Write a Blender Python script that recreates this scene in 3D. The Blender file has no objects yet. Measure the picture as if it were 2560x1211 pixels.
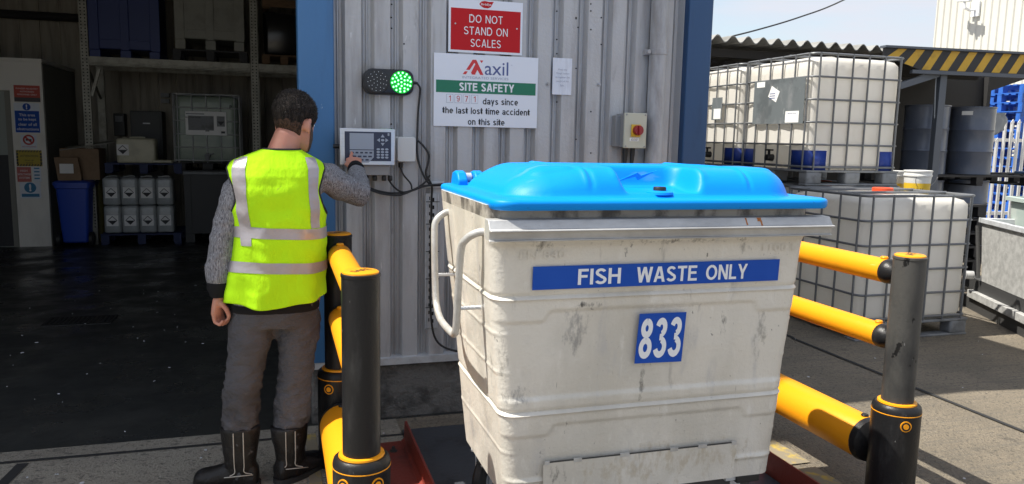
import bpy, math, random
from math import sin, cos, pi, radians, sqrt, atan2
from mathutils import Vector, Matrix, noise
V = Vector
random.seed(7)
SC = bpy.context.scene
COL = SC.collection

# ------------------------------------------------------------------ camera
PITCH, ROLL, PSI, CAMH, LENS = radians(7.7), 0.021, radians(17), 1.55, 27.0
_F = V((sin(PSI)*cos(PITCH), cos(PSI)*cos(PITCH), -sin(PITCH)))
_R0 = V((cos(PSI), -sin(PSI), 0)); _U0 = _R0.cross(_F)
_R = _R0*cos(ROLL)+_U0*sin(ROLL); _U = -_R0*sin(ROLL)+_U0*cos(ROLL)
cam = bpy.data.objects.new('camera', bpy.data.cameras.new('camera'))
COL.objects.link(cam)
cam.data.lens = LENS; cam.data.sensor_width = 36; cam.data.sensor_fit = 'HORIZONTAL'
cam.data.clip_start = 0.05; cam.data.clip_end = 2000
cam.matrix_world = Matrix.Translation((0, 0, CAMH)) @ Matrix((_R, _U, -_F)).transposed().to_4x4()
SC.camera = cam

# ------------------------------------------------------------------ sun, sky, exposure
SUN_EL, SUN_D = radians(59.8), radians(8)          # the sun stands left of the wall plane and 8 deg behind it
sdir = V((-cos(SUN_D)*cos(SUN_EL), sin(SUN_D)*cos(SUN_EL), sin(SUN_EL)))
sl = bpy.data.lights.new('sun', 'SUN'); sl.energy = 4.2; sl.angle = radians(0.5); sl.color = (1.0, 0.95, 0.86)
so = bpy.data.objects.new('sun', sl); COL.objects.link(so)
so.rotation_euler = sdir.to_track_quat('Z', 'Y').to_euler()
W = bpy.data.worlds.new('World'); SC.world = W; W.use_nodes = True
nt = W.node_tree; nt.nodes.clear()
out = nt.nodes.new('ShaderNodeOutputWorld'); bg = nt.nodes.new('ShaderNodeBackground')
sky = nt.nodes.new('ShaderNodeTexSky'); sky.sky_type = 'NISHITA'; sky.sun_disc = False
sky.sun_elevation = SUN_EL; sky.sun_rotation = atan2(sdir.x, sdir.y); sky.air_density = 1.2; sky.dust_density = 1.5
tc = nt.nodes.new('ShaderNodeTexCoord'); mp = nt.nodes.new('ShaderNodeMapping'); mp.inputs['Scale'].default_value = (1.2, 1.6, 7.0)
mp.inputs['Rotation'].default_value = (0.25, 0.1, 0.4)
nz = nt.nodes.new('ShaderNodeTexNoise'); nz.inputs['Scale'].default_value = 2.2; nz.inputs['Detail'].default_value = 7; nz.inputs['Roughness'].default_value = .58
mr = nt.nodes.new('ShaderNodeMapRange'); mr.inputs[1].default_value = .40; mr.inputs[2].default_value = .60; mr.inputs[3].default_value = .38; mr.inputs[4].default_value = .97
mx = nt.nodes.new('ShaderNodeMix'); mx.data_type = 'RGBA'; mx.inputs['B'].default_value = (4.0, 4.15, 4.6, 1)
nt.links.new(tc.outputs['Generated'], mp.inputs['Vector']); nt.links.new(mp.outputs[0], nz.inputs['Vector'])
nt.links.new(nz.outputs['Fac'], mr.inputs[0]); nt.links.new(mr.outputs[0], mx.inputs['Factor'])
nt.links.new(sky.outputs[0], mx.inputs['A']); nt.links.new(mx.outputs['Result'], bg.inputs[0]); nt.links.new(bg.outputs[0], out.inputs[0])
bg.inputs[1].default_value = 0.10
SC.view_settings.view_transform = 'Standard'; SC.view_settings.look = 'None'; SC.view_settings.gamma = 1
SC.view_settings.exposure = 1.0
SC.cycles.max_bounces = 10; SC.cycles.diffuse_bounces = 6

# ------------------------------------------------------------------ helpers
def at(px, py, y):
    """photo pixel + real depth y (metres along the wall normal) -> point"""
    d = _F + _R*((px-1280)/1920) - _U*((py-605.5)/1920)
    return V((0, 0, CAMH)) + d*(y/d.y)
def atx(px, py, x):
    d = _F + _R*((px-1280)/1920) - _U*((py-605.5)/1920)
    return V((0, 0, CAMH)) + d*(x/d.x)
def atz(px, py, z=0.):
    d = _F + _R*((px-1280)/1920) - _U*((py-605.5)/1920)
    return V((0, 0, CAMH)) + d*((z-CAMH)/d.z)

class MB:
    def __init__(s): s.v = []; s.f = []; s.m = []; s.mi = 0
    def add(s, vs, fs):
        n = len(s.v); s.v += [V(p) for p in vs]
        for f in fs: s.f.append([i+n for i in f]); s.m.append(s.mi)
        return s
    def box(s, x0, x1, y0, y1, z0, z1):
        vs = [(x, y, z) for x in (x0, x1) for y in (y0, y1) for z in (z0, z1)]
        return s.add(vs, [(0,1,3,2),(4,6,7,5),(0,4,5,1),(2,3,7,6),(0,2,6,4),(1,5,7,3)])
    def obox(s, c, ax, ay, az):
        c, ax, ay, az = V(c), V(ax), V(ay), V(az)
        vs = [c+ax*i+ay*j+az*k for i in (-1,1) for j in (-1,1) for k in (-1,1)]
        return s.add(vs, [(0,1,3,2),(4,6,7,5),(0,4,5,1),(2,3,7,6),(0,2,6,4),(1,5,7,3)])
    def loft(s, rings, caps=True, closed=True):
        n = len(rings[0]); vs = [p for r in rings for p in r]; fs = []
        for i in range(len(rings)-1):
            for j in range(n if closed else n-1):
                k = (j+1) % n
                fs.append((i*n+j, i*n+k, (i+1)*n+k, (i+1)*n+j))
        if caps and closed:
            fs.append(tuple(range(n-1, -1, -1))); L = (len(rings)-1)*n
            fs.append(tuple(range(L, L+n)))
        return s.add(vs, fs)
    def tube(s, pts, r, n=8, rr=None, sq=1.0):
        pts = [V(p) for p in pts]; rings = []; up = None
        for i, p in enumerate(pts):
            t = (pts[min(i+1, len(pts)-1)]-pts[max(i-1, 0)]).normalized()
            if up is None:
                up = V((0,0,1)) if abs(t.z) < .9 else V((0,1,0))
            a = t.cross(up).normalized(); b = a.cross(t).normalized(); up = b
            q = rr[i] if rr else r
            rings.append([p+(a*cos(2*pi*k/n)+b*sin(2*pi*k/n)*sq)*q for k in range(n)])
        return s.loft(rings)
    def cyl(s, p0, p1, r0, r1=None, n=20):
        return s.tube([p0, p1], 0, n, [r0, r0 if r1 is None else r1])
    def lathe(s, prof, c=(0,0,0), n=32):
        c = V(c)
        return s.loft([[c+V((r*cos(2*pi*k/n), r*sin(2*pi*k/n), z)) for k in range(n)] for r, z in prof])
    def prism(s, poly, o, U, Wv, N, t):
        o, U, Wv, N = V(o), V(U), V(Wv), V(N); n = len(poly)
        a = [o+U*p[0]+Wv*p[1] for p in poly]; b = [p+N*t for p in a]
        fs = [tuple(range(n-1,-1,-1)), tuple(range(n, 2*n))]+[(i, (i+1) % n, n+(i+1) % n, n+i) for i in range(n)]
        return s.add(a+b, fs)
    def rbox(s, x0, x1, y0, y1, z0, z1, r, e=None, n=5):
        """box with rounded upright edges and softened top and bottom"""
        e = r*.5 if e is None else e
        rings = []
        for dz, ins in ((0, e), (e*.3, e*.3), (e, 0)):
            rings.append(rrect(x0+ins, x1-ins, y0+ins, y1-ins, z0+dz, max(r-ins, .001), n))
        for dz, ins in ((e, 0), (e*.3, e*.3), (0, e)):
            rings.append(rrect(x0+ins, x1-ins, y0+ins, y1-ins, z1-dz, max(r-ins, .001), n))
        return s.loft(rings)
def rrect(x0, x1, y0, y1, z, r, n=5):
    pts = []
    for cx, cy, a in ((x1-r, y1-r, 0), (x0+r, y1-r, pi/2), (x0+r, y0+r, pi), (x1-r, y0+r, 1.5*pi)):
        for k in range(n+1):
            t = a+pi/2*k/n; pts.append(V((cx+r*cos(t), cy+r*sin(t), z)))
    return pts

def root_loc(o):
    while o.parent: o = o.parent
    return V(o.location)
def tag(o, label=None, cat=None, group=None, kind=None):
    if label: o['label'] = label
    if cat: o['category'] = cat
    if group: o['group'] = group
    if kind: o['kind'] = kind
    return o
def thing(name, label, cat, loc=(0,0,0), group=None):
    o = bpy.data.objects.new(name, None); COL.objects.link(o); o.location = loc; o.empty_display_size = .1
    return tag(o, label, cat, group)
def obj(name, mb, mats, parent=None, smooth=35, bevel=0, loc=None, label=None, kind=None):
    """one mesh object; with a parent the vertices are world (or prototype) coordinates"""
    if not isinstance(mats, (list, tuple)): mats = [mats]
    off = root_loc(parent) if parent else (V(loc) if loc else V((0,0,0)))
    me = bpy.data.meshes.new(name)
    me.from_pydata([tuple(p-off) for p in mb.v], [], mb.f)
    for m in mats: me.materials.append(m)
    me.polygons.foreach_set('material_index', mb.m)
    import bmesh
    bm = bmesh.new(); bm.from_mesh(me); bmesh.ops.recalc_face_normals(bm, faces=bm.faces); bm.to_mesh(me); bm.free()
    if smooth:
        me.shade_smooth(); me.set_sharp_from_angle(angle=radians(smooth))
    o = bpy.data.objects.new(name, me); COL.objects.link(o)
    if parent: o.parent = parent
    elif loc: o.location = loc
    if bevel:
        b = o.modifiers.new('bevel', 'BEVEL'); b.width = bevel; b.segments = 2; b.limit_method = 'ANGLE'; b.angle_limit = radians(40)
    tag(o, label, None, None, kind)
    return o
def bake(o):
    dg = bpy.context.evaluated_depsgraph_get(); dg.update()
    me = bpy.data.meshes.new_from_object(o.evaluated_get(dg)); o.modifiers.clear()
    o.data = me; return o
def remesh(o, vox, it=4, fac=.5):
    m = o.modifiers.new('r', 'REMESH'); m.mode = 'VOXEL'; m.voxel_size = vox
    s = o.modifiers.new('s', 'SMOOTH'); s.iterations = it; s.factor = fac
    bake(o); o.data.shade_smooth(); return o
def dup(root, loc, rotz=0, label=None, group=None):
    r = root.copy(); COL.objects.link(r); r.location = loc; r.rotation_euler = (0, 0, rotz)
    if label: r['label'] = label
    if group: r['group'] = group
    def rec(a, b):
        for ch in list(a.children):
            c = ch.copy(); COL.objects.link(c); c.parent = b; c.matrix_parent_inverse = ch.matrix_parent_inverse.copy(); rec(ch, c)
    rec(root, r)
    return r
def text_mb(body, c, U, Wv, N, h=None, w=None, bold=0., ext=.0006, sx=1.0, align='CENTER', spacing=1.0):
    """lettering as a mesh: centred at c, running along U, upright along Wv"""
    cu = bpy.data.curves.new('t', 'FONT'); cu.body = body; cu.align_x = align; cu.offset = bold; cu.extrude = 0; cu.resolution_u = 4; cu.space_character = spacing
    to = bpy.data.objects.new('t', cu); COL.objects.link(to)
    dg = bpy.context.evaluated_depsgraph_get(); dg.update()
    me = bpy.data.meshes.new_from_object(to.evaluated_get(dg))
    xs = [v.co.x for v in me.vertices]; ys = [v.co.y for v in me.vertices]
    kx = ky = 1
    if h: ky = kx = h/(max(ys)-min(ys))
    if w:
        kx = w/(max(xs)-min(xs))
        if not h: ky = kx
    kx *= sx
    mx_, my_ = ((max(xs)+min(xs))/2 if align == 'CENTER' else min(xs)), (max(ys)+min(ys))/2
    mb = MB(); c, U, Wv, N = V(c), V(U), V(Wv), V(N)
    mb.add([c+U*((v.co.x-mx_)*kx)+Wv*((v.co.y-my_)*ky)+N*ext for v in me.vertices], [tuple(p.vertices) for p in me.polygons])
    bpy.data.objects.remove(to); bpy.data.meshes.remove(me)
    return mb
# a plain grotesque drawn as ribbons: cap height 1, stroke width t
def ribbon(pts, t):
    P = [V((p[0], p[1])) for p in pts]; L, Rr = [], []
    for i, p in enumerate(P):
        d0 = (p-P[i-1]).normalized() if i else None; d1 = (P[i+1]-p).normalized() if i < len(P)-1 else None
        d = d0 if d1 is None else (d1 if d0 is None else (d0+d1).normalized()); n_ = V((-d.y, d.x))
        k = 1/max(.5, n_.dot(V((-(d1 or d0).y, (d1 or d0).x)))); L.append(p+n_*t/2*k); Rr.append(p-n_*t/2*k)
    return [[L[i], L[i+1], Rr[i+1], Rr[i]] for i in range(len(P)-1)]
def arc(cx, cy, rx, ry, a0, a1, n=10): return [(cx+rx*cos(radians(a0+(a1-a0)*i/n)), cy+ry*sin(radians(a0+(a1-a0)*i/n))) for i in range(n+1)]
def glyph(c, t):
    """-> advance width, list of strokes; ('L', points) ribbons or ('P', polygon)"""
    h = t/2; dg = lambda xb, yb, xt, yt, k=1.06: ('P', [(xb-h*k,yb),(xb+h*k,yb),(xt+h*k,yt),(xt-h*k,yt)])
    X = .74
    def oval(w, H, y0=0.): return ('L', arc(w/2, y0+H/2, w/2-h, H/2-h, 90, 450, 28))
    if c == ' ': return .28, []
    if c == 'I' or c == 'l': return t, [('L', [(h,0),(h,1)])]
    if c == 'i': return t, [('L', [(h,0),(h,X)]), ('L', [(h,1-t*1.05),(h,1)])]
    if c == 'F': return .54, [('L',[(h,0),(h,1)]), ('L',[(t,1-h),(.54,1-h)]), ('L',[(t,.53),(.49,.53)])]
    if c == 'E': return .58, [('L',[(h,0),(h,1)]), ('L',[(t,1-h),(.56,1-h)]), ('L',[(t,.53),(.53,.53)]), ('L',[(t,h),(.58,h)])]
    if c == 'L': return .52, [('L',[(h,0),(h,1)]), ('L',[(t,h),(.52,h)])]
    if c == 'T': return .60, [('L',[(.30,0),(.30,1-t)]), ('L',[(0,1-h),(.60,1-h)])]
    if c == 'H': return .66, [('L',[(h,0),(h,1)]), ('L',[(.66-h,0),(.66-h,1)]), ('L',[(t,.52),(.66-t,.52)])]
    if c == 'N': return .66, [('L',[(h,0),(h,1)]), ('L',[(.66-h,0),(.66-h,1)]), dg(.66-h,0,h,1)]
    if c == 'A': return .70, [dg(h,0,.35-h*.35,1), dg(.70-h,0,.35+h*.35,1), ('L',[(.17,.30),(.53,.30)])]
    if c == 'V': return .68, [dg(.34-h*.35,0,h,1), dg(.34+h*.35,0,.68-h,1)]
    if c == 'W': return .98, [dg(.25,0,h,1), dg(.25,0,.49,1), dg(.73,0,.49,1), dg(.73,0,.98-h,1)]
    if c == 'Y': return .68, [dg(.34,.40,h,1), dg(.34,.40,.68-h,1), ('L',[(.34,0),(.34,.46)])]
    if c == 'O': return .78, [oval(.78,1.)]
    if c == 'D': return .70, [('L',[(h,0),(h,1)]), ('L',[(t,1-h),(.34,1-h)]+arc(.34,.5,.36-h,.5-h,90,-90,14)+[(.34,h),(t,h)])]
    if c == 'C': return .72, [('L', arc(.39,.5,.39-h,.5-h,42,318,22))]
    if c == 'S': return .62, [('L', arc(.31,.735,.29-h,.265-h,18,270,14)[:-1]+arc(.31,.265,.31-h,.265,90,-160,16) if 0 else arc(.31,.74,.285-h,.26-h,20,250,14)+arc(.31,.27,.31-h,.27-h,70,-160,16))]
    if c == '8': return .50, [('L', arc(.25,.755,.225-h,.245-h,90,450,22)), ('L', arc(.25,.27,.25-h,.27-h,90,450,22))]
    if c == '3': return .50, [('L', arc(.24,.755,.225-h,.245-h,165,-80,16)), ('L', arc(.245,.27,.255-h,.27-h,80,-165,18)), ('L', [(.20,.52),(.29,.52)])]
    if c == '1': return .34, [('L',[(.34-h,0),(.34-h,1)]), ('L',[(0,.74),(.16,.80),(.30,.97)])]
    if c == '9': return .54, [('L', arc(.27,.68,.27-h,.32-h,0,360,24)), ('L', [(.54-h,.68)]+arc(.27,.35,.27-h,.35-h,0,-150,14))]
    if c == '7': return .52, [('L',[(0,1-h),(.52,1-h)]), dg(.17,0,.52-h,1-t)]
    if c == 'o': return .58, [oval(.58,X)]
    if c == 'c': return .54, [('L', arc(.29,X/2,.29-h,X/2-h,48,312,20))]
    if c == 'e': return .57, [('L', [(t*.6,X*.50)]+[(.57-h,X*.50)]+arc(.285,X/2,.285-h,X/2-h,6,312,22))]
    if c == 'd': return .58, [('L', arc(.29,X/2,.29-h,X/2-h,0,360,24)), ('L',[(.58-h,0),(.58-h,1)])]
    if c == 'a': return .54, [('L', arc(.25,X*.30,.25-h,X*.30-h,0,360,20)), ('L', [(.54-h,0),(.54-h,X*.60)]+arc(.27,X*.66,.27-h,X*.34-h,8,160,12))]
    if c == 's': return .50, [('L', arc(.25,X*.74,.23-h,X*.26-h,20,250,12)+arc(.25,X*.27,.25-h,X*.27-h,70,-160,14))]
    if c == 't': return .33, [('L', [(.15,.97),(.15,.16)]+arc(.15+.13,.16+.0,.13,.16-h,180,270,6)), ('L', [(-.05,X-h),(.36,X-h)])]
    if c == 'n' or c == 'h': return .54, [('L',[(h,0),(h,X if c == 'n' else 1)]), ('L',[(h,X*.52)]+arc(.27,X*.60,.27-h,X*.40-h,180,0,12)+[(.54-h,0)])]
    if c == 'm': return .84, [('L',[(h,0),(h,X)]), ('L',[(h,X*.5)]+arc(.245,X*.66,.245-h,X*.34-h,180,0,10)+[(.49-h,0)]), ('L',[(.49-h,X*.5)]+arc(.84-.245+h*.3,X*.66,.245-h*1.3,X*.34-h,180,0,10)+[(.84-h,0)])]
    if c == 'y': return .54, [dg(.27,0,h,X), ('P', [(.10,-.26),(.10+t*1.0,-.26),(.54,X),(.54-t*1.05,X)])]
    if c == 'x': return .54, [dg(h,0,.54-h,X), dg(.54-h,0,h,X)]
    return .5, []
def grot(body, c, U, Wv, N, cap, w=None, t=.17, gap=.11, tk=.0006):
    """one mesh of lettering in the plain grotesque; cap = cap height, w = total width"""
    x = 0; items = []
    for ch in body:
        a, st = glyph(ch, t); items.append((x, st)); x += a+gap
    tot = x-gap; kx = (w/tot) if w else cap; mb = MB(); c, U, Wv, N = V(c), V(U), V(Wv), V(N)
    for x0, st in items:
        for j, (kd, pts) in enumerate(st):
            quads = ribbon(pts, t) if kd == 'L' else [[V(p) for p in pts]]
            for q in quads:
                mb.add([c+U*((x0+p[0]-tot/2)*kx)+Wv*((p[1]-.5)*cap)+N*(tk+.00012*j) for p in q], [tuple(range(len(q)))])
    return mb
X_, Y_, Z_ = V((1,0,0)), V((0,1,0)), V((0,0,1))

# ------------------------------------------------------------------ materials
def mat(name, base, rough=.5, metal=0., layers=(), bump=None, spec=.5, rvar=None, transl=0., coat=0., coord='Object'):
    m = bpy.data.materials.new(name); m.use_nodes = True; t = m.node_tree; b = t.nodes['Principled BSDF']
    b.inputs['Roughness'].default_value = rough; b.inputs['Metallic'].default_value = metal; b.inputs['Specular IOR Level'].default_value = spec
    if coat: b.inputs['Coat Weight'].default_value = coat
    tcn = t.nodes.new('ShaderNodeTexCoord')
    def noise_fac(scale, st, lo, hi, det=6, kind='N'):
        mpn = t.nodes.new('ShaderNodeMapping'); mpn.inputs['Scale'].default_value = st
        mpn.inputs['Location'].default_value = (random.random()*9, random.random()*9, random.random()*9)
        t.links.new(tcn.outputs[coord], mpn.inputs[0])
        if kind == 'V':
            n = t.nodes.new('ShaderNodeTexVoronoi'); n.inputs['Scale'].default_value = scale; o = n.outputs['Distance']
        else:
            n = t.nodes.new('ShaderNodeTexNoise'); n.inputs['Scale'].default_value = scale; n.inputs['Detail'].default_value = det; n.inputs['Roughness'].default_value = .62; o = n.outputs['Fac']
        t.links.new(mpn.outputs[0], n.inputs['Vector'])
        r = t.nodes.new('ShaderNodeMapRange'); r.inputs[1].default_value = lo; r.inputs[2].default_value = hi; r.interpolation_type = 'SMOOTHSTEP'
        t.links.new(o, r.inputs[0]); return r.outputs[0]
    prev = None
    for L in layers:
        colr, scale, st, lo, hi, amt = L[:6]; kind = L[6] if len(L) > 6 else 'N'
        f = noise_fac(scale, st, lo, hi, 6, kind)
        mu = t.nodes.new('ShaderNodeMath'); mu.operation = 'MULTIPLY'; mu.inputs[1].default_value = amt; t.links.new(f, mu.inputs[0])
        k = t.nodes.new('ShaderNodeMix'); k.data_type = 'RGBA'; k.inputs['B'].default_value = (*colr, 1)
        if prev: t.links.new(prev, k.inputs['A'])
        else: k.inputs['A'].default_value = (*base, 1)
        t.links.new(mu.outputs[0], k.inputs['Factor']); prev = k.outputs['Result']
    if prev: t.links.new(prev, b.inputs['Base Color'])
    else: b.inputs['Base Color'].default_value = (*base, 1)
    if rvar:
        f = noise_fac(rvar[0], rvar[3] if len(rvar) > 3 else (1,1,1), .35, .65); r = t.nodes.new('ShaderNodeMapRange')
        r.inputs[3].default_value = rvar[1]; r.inputs[4].default_value = rvar[2]; t.links.new(f, r.inputs[0]); t.links.new(r.outputs[0], b.inputs['Roughness'])
    if bump:
        st = bump[2] if len(bump) > 2 else (1,1,1)
        f = noise_fac(bump[1], st, .2, .8); bn = t.nodes.new('ShaderNodeBump'); bn.inputs['Strength'].default_value = bump[0]; bn.inputs['Distance'].default_value = bump[3] if len(bump) > 3 else .01
        t.links.new(f, bn.inputs['Height']); t.links.new(bn.outputs[0], b.inputs['Normal'])
    if transl:
        tr = t.nodes.new('ShaderNodeBsdfTranslucent'); ms = t.nodes.new('ShaderNodeMixShader'); ms.inputs[0].default_value = transl
        if prev: t.links.new(prev, tr.inputs[0])
        else: tr.inputs[0].default_value = (*base, 1)
        t.links.new(b.outputs[0], ms.inputs[1]); t.links.new(tr.outputs[0], ms.inputs[2]); t.links.new(ms.outputs[0], t.nodes['Material Output'].inputs[0])
    return m
def emit(name, col, s):
    m = mat(name, col, .3); b = m.node_tree.nodes['Principled BSDF']
    b.inputs['Emission Color'].default_value = (*col, 1); b.inputs['Emission Strength'].default_value = s; return m

K = {}
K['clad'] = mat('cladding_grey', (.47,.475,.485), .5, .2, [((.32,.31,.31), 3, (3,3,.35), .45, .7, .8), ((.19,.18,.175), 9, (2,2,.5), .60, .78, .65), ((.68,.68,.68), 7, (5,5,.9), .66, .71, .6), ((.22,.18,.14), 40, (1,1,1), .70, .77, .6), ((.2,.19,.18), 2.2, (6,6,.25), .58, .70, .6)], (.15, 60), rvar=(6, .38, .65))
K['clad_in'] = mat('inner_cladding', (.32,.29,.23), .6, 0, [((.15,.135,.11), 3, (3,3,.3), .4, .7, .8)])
K['jamb'] = mat('blue_paint', (.05,.165,.36), .42, 0, [((.03,.09,.2), 3, (2,2,.4), .5, .75, .6), ((.5,.56,.62), 14, (3,3,.7), .71, .74, .7), ((.02,.03,.05), 38, (1,1,1), .72, .75, .8)], (.06, 40))
K['corner'] = mat('navy_paint', (.022,.075,.185), .45, 0, [((.012,.04,.1), 3, (2,2,.4), .45, .7, .7), ((.4,.42,.45), 12, (3,3,.6), .73, .76, .5)])
K['galv'] = mat('galvanised_steel', (.56,.58,.6), .45, .2, [((.4,.41,.42), 14, (1,1,1), .4, .7, .7), ((.24,.23,.22), 5, (1,1,1), .6, .8, .5)], (.1, 50))
K['pipe'] = mat('weathered_pipe', (.43,.44,.46), .55, .2, [((.24,.23,.225), 5, (2,2,.5), .4, .7, .85), ((.65,.65,.65), 11, (3,3,.8), .66, .72, .5)], (.12, 50))
K['plinth'] = mat('plinth_concrete', (.17,.165,.155), .9, 0, [((.05,.048,.045), 7, (1,1,1.2), .42, .66, .9), ((.3,.29,.27), 24, (1,1,1), .62, .72, .7)], (.6, 30, (1,1,1), .02))
K['ground'] = mat('yard_concrete', (.275,.232,.172), .9, 0, [((.17,.148,.115), 1.1, (1,1,1), .4, .68, .7), ((.10,.092,.078), 45, (1,1,1), .52, .66, .8), ((.42,.385,.32), 70, (1,1,1), .6, .7, .65), ((.08,.074,.066), 4, (1,1,1), .60, .72, .65), ((.06,.056,.05), 190, (1,1,1), .58, .64, .65), ((.17,.152,.125), 9, (.25,4,1), .5, .62, .5)], (.9, 80, (1,1,1), .015), spec=.3)
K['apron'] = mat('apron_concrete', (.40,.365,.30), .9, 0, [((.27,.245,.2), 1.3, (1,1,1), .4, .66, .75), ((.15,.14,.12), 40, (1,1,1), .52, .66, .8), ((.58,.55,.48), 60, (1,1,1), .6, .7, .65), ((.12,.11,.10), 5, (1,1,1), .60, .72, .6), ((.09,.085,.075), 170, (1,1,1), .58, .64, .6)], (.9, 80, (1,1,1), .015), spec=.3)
K['floor'] = mat('wet_dark_floor', (.030,.032,.031), .38, 0, [((.05,.051,.047), 1.4, (1,1,1), .45, .7, .7), ((.018,.019,.019), 9, (1,1,1), .5, .7, .6), ((.16,.155,.14), 16, (.5,1.6,1), .68, .75, .55)], (.02, 30), rvar=(1.7, .22, .55), spec=.2)
K['joint'] = mat('joint_tar', (.02,.02,.02), .9)
K['yline'] = mat('worn_yellow_paint', (.40,.29,.06), .85, 0, [((.2,.175,.13), 14, (1,1,1), .34, .50, .95)])
K['yellow'] = mat('yellow_polymer', (.80,.315,.008), .4, 0, [((.60,.235,.015), 5, (1,1,1), .5, .8, .5), ((.22,.13,.03), 30, (1,1,1), .68, .75, .55), ((.85,.5,.15), 12, (3,.4,3), .66, .72, .4)], (.05, 30), spec=.3)
K['black'] = mat('black_polymer', (.012,.012,.013), .38, 0, [((.05,.05,.05), 7, (2,2,.6), .52, .72, .5), ((.3,.3,.3), 60, (1,1,.35), .69, .74, .6)], (.1, 70), spec=.28)
K['blackd'] = mat('dusty_black_polymer', (.032,.032,.032), .5, 0, [((.078,.076,.07), 6, (1,1,.5), .35, .62, .75), ((.006,.006,.006), 19, (1,1,.6), .62, .64, 1.), ((.35,.35,.35), 60, (1,1,.5), .7, .76, .6)], (.1, 70), spec=.3)
K['rubber'] = mat('black_rubber', (.013,.013,.013), .55)
K['cable'] = mat('cable_black', (.012,.012,.013), .45)
K['red'] = mat('red_oxide_paint', (.20,.032,.02), .5, 0, [((.09,.018,.013), 6, (1,1,1), .45, .7, .7), ((.5,.4,.4), 60, (1,1,1), .73, .77, .5)], (.15, 40))
K['deck'] = mat('deck_plate', (.055,.06,.07), .45, .2, [((.025,.026,.03), 7, (1,1,1), .5, .7, .8), ((.2,.2,.2), 30, (1,1,1), .72, .78, .4)], (.08, 40))
K['bin'] = mat('galvanised_bin', (.68,.65,.585), .46, .14, [((.52,.495,.435), 2.6, (1,1,.6), .40, .66, .75), ((.46,.455,.45), 4.5, (2,2,.6), .55, .70, .6), ((.36,.345,.32), 9, (2.5,2.5,.5), .62, .72, .55), ((.16,.155,.145), 17, (1.3,1.3,.7), .67, .71, .7), ((.74,.72,.67), 24, (1,1,.4), .58, .72, .5), ((.08,.078,.07), 66, (1,1,.6), .69, .72, .75), ((.22,.215,.2), 2.0, (3.4,3.4,.4), .64, .74, .5), ((.10,.10,.095), 11, (8,8,.45), .70, .73, .6)], (.16, 70), rvar=(8, .32, .58))
K['rail'] = mat('galvanised_rail', (.52,.52,.51), .4, .35, [((.32,.315,.31), 8, (.5,1,1), .42, .7, .7), ((.07,.068,.065), 7, (.6,1,1.5), .68, .74, .8)], (.1, 50))
K['hgalv'] = mat('galvanised_tube', (.50,.50,.485), .42, .3, [((.36,.35,.33), 18, (1,1,.5), .42, .65, .7)], (.12, 60))
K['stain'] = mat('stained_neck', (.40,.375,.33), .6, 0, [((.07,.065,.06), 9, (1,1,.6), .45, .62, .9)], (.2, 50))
K['rust'] = mat('rust', (.38,.13,.03), .85)
K['lid'] = mat('blue_lid_plastic', (.0,.245,.74), .45, 0, [((.0,.21,.66), 3, (1,1,1), .5, .8, .5), ((.14,.32,.55), 9, (.4,2.5,1), .60, .70, .35), ((.03,.06,.10), 55, (1,1,1), .68, .73, .6)], (.05, 90), spec=.18)
K['sblue'] = mat('sign_blue', (.006,.068,.40), .5, 0, [((.012,.085,.45), 5, (1,1,1), .4, .7, .6), ((.2,.24,.35), 40, (1,1,1), .70, .75, .4)], spec=.25)
K['white'] = mat('white_vinyl', (.78,.80,.83), .42)
K['board'] = mat('sign_white', (.74,.78,.85), .38, 0, [((.66,.70,.76), 4, (1,1,1), .5, .75, .5)])
K['paper'] = mat('paper_white', (.70,.74,.82), .7, 0, [((.6,.63,.7), 10, (6,1,1), .45, .6, .6)])
K['sred'] = mat('sign_red', (.50,.006,.012), .35, 0, [((.60,.10,.09), 3.2, (1.2,1,2.4), .62, .66, .4)], spec=.25)
K['sgreen'] = mat('sign_green', (.005,.17,.09), .4)
K['ink'] = mat('ink_black', (.012,.012,.016), .5)
K['inkgrey'] = mat('ink_grey', (.3,.33,.42), .5)
K['navyink'] = mat('logo_blue', (.07,.10,.27), .45)
K['logored'] = mat('logo_red', (.60,.03,.035), .4)
K['digit'] = mat('digit_red', (.5,.04,.035), .45)
K['lampcase'] = mat('lamp_case', (.012,.014,.018), .35)
K['led_g'] = emit('green_led', (.10,1.0,.16), 6.0)
K['led_gbg'] = emit('green_lens', (.0,.20,.02), .6)
K['led_off'] = mat('clear_led', (.6,.62,.65), .2)
K['steel'] = mat('brushed_steel', (.62,.64,.68), .32, .7, [((.5,.52,.55), 9, (1,1,14), .3, .7, .6)])
K['steeld'] = mat('steel_underside', (.3,.3,.31), .45, .5)
K['panel'] = mat('keypad_navy', (.022,.03,.065), .35)
K['lcd'] = mat('lcd_grey', (.30,.34,.41), .22)
K['key'] = mat('key_grey', (.33,.38,.47), .4)
K['box'] = mat('grey_abs', (.58,.60,.60), .45)
K['iso'] = mat('isolator_cream', (.52,.52,.42), .45)
K['isoside'] = mat('isolator_side', (.24,.245,.25), .45)
K['yplate'] = mat('switch_yellow', (.65,.40,.02), .4)
K['knob'] = mat('switch_red', (.30,.012,.02), .35)
K['ibc'] = mat('milky_plastic', (.86,.84,.79), .38, 0, [((.78,.73,.64), 2.2, (1,1,1), .45, .75, .6), ((.42,.35,.27), 8, (1.5,1.5,.5), .67, .78, .45)], (.03, 20), transl=.42)
K['ibcg'] = mat('green_tinted_plastic', (.23,.29,.24), .35, 0, [((.34,.39,.31), 2, (1,1,3), .4, .6, .6)])
K['cage'] = mat('cage_steel', (.16,.168,.178), .45, .3, [((.28,.28,.28), 12, (1,1,1), .5, .75, .5)])
K['cagel'] = mat('cage_steel_pale', (.5,.51,.52), .45, .3)
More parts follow.
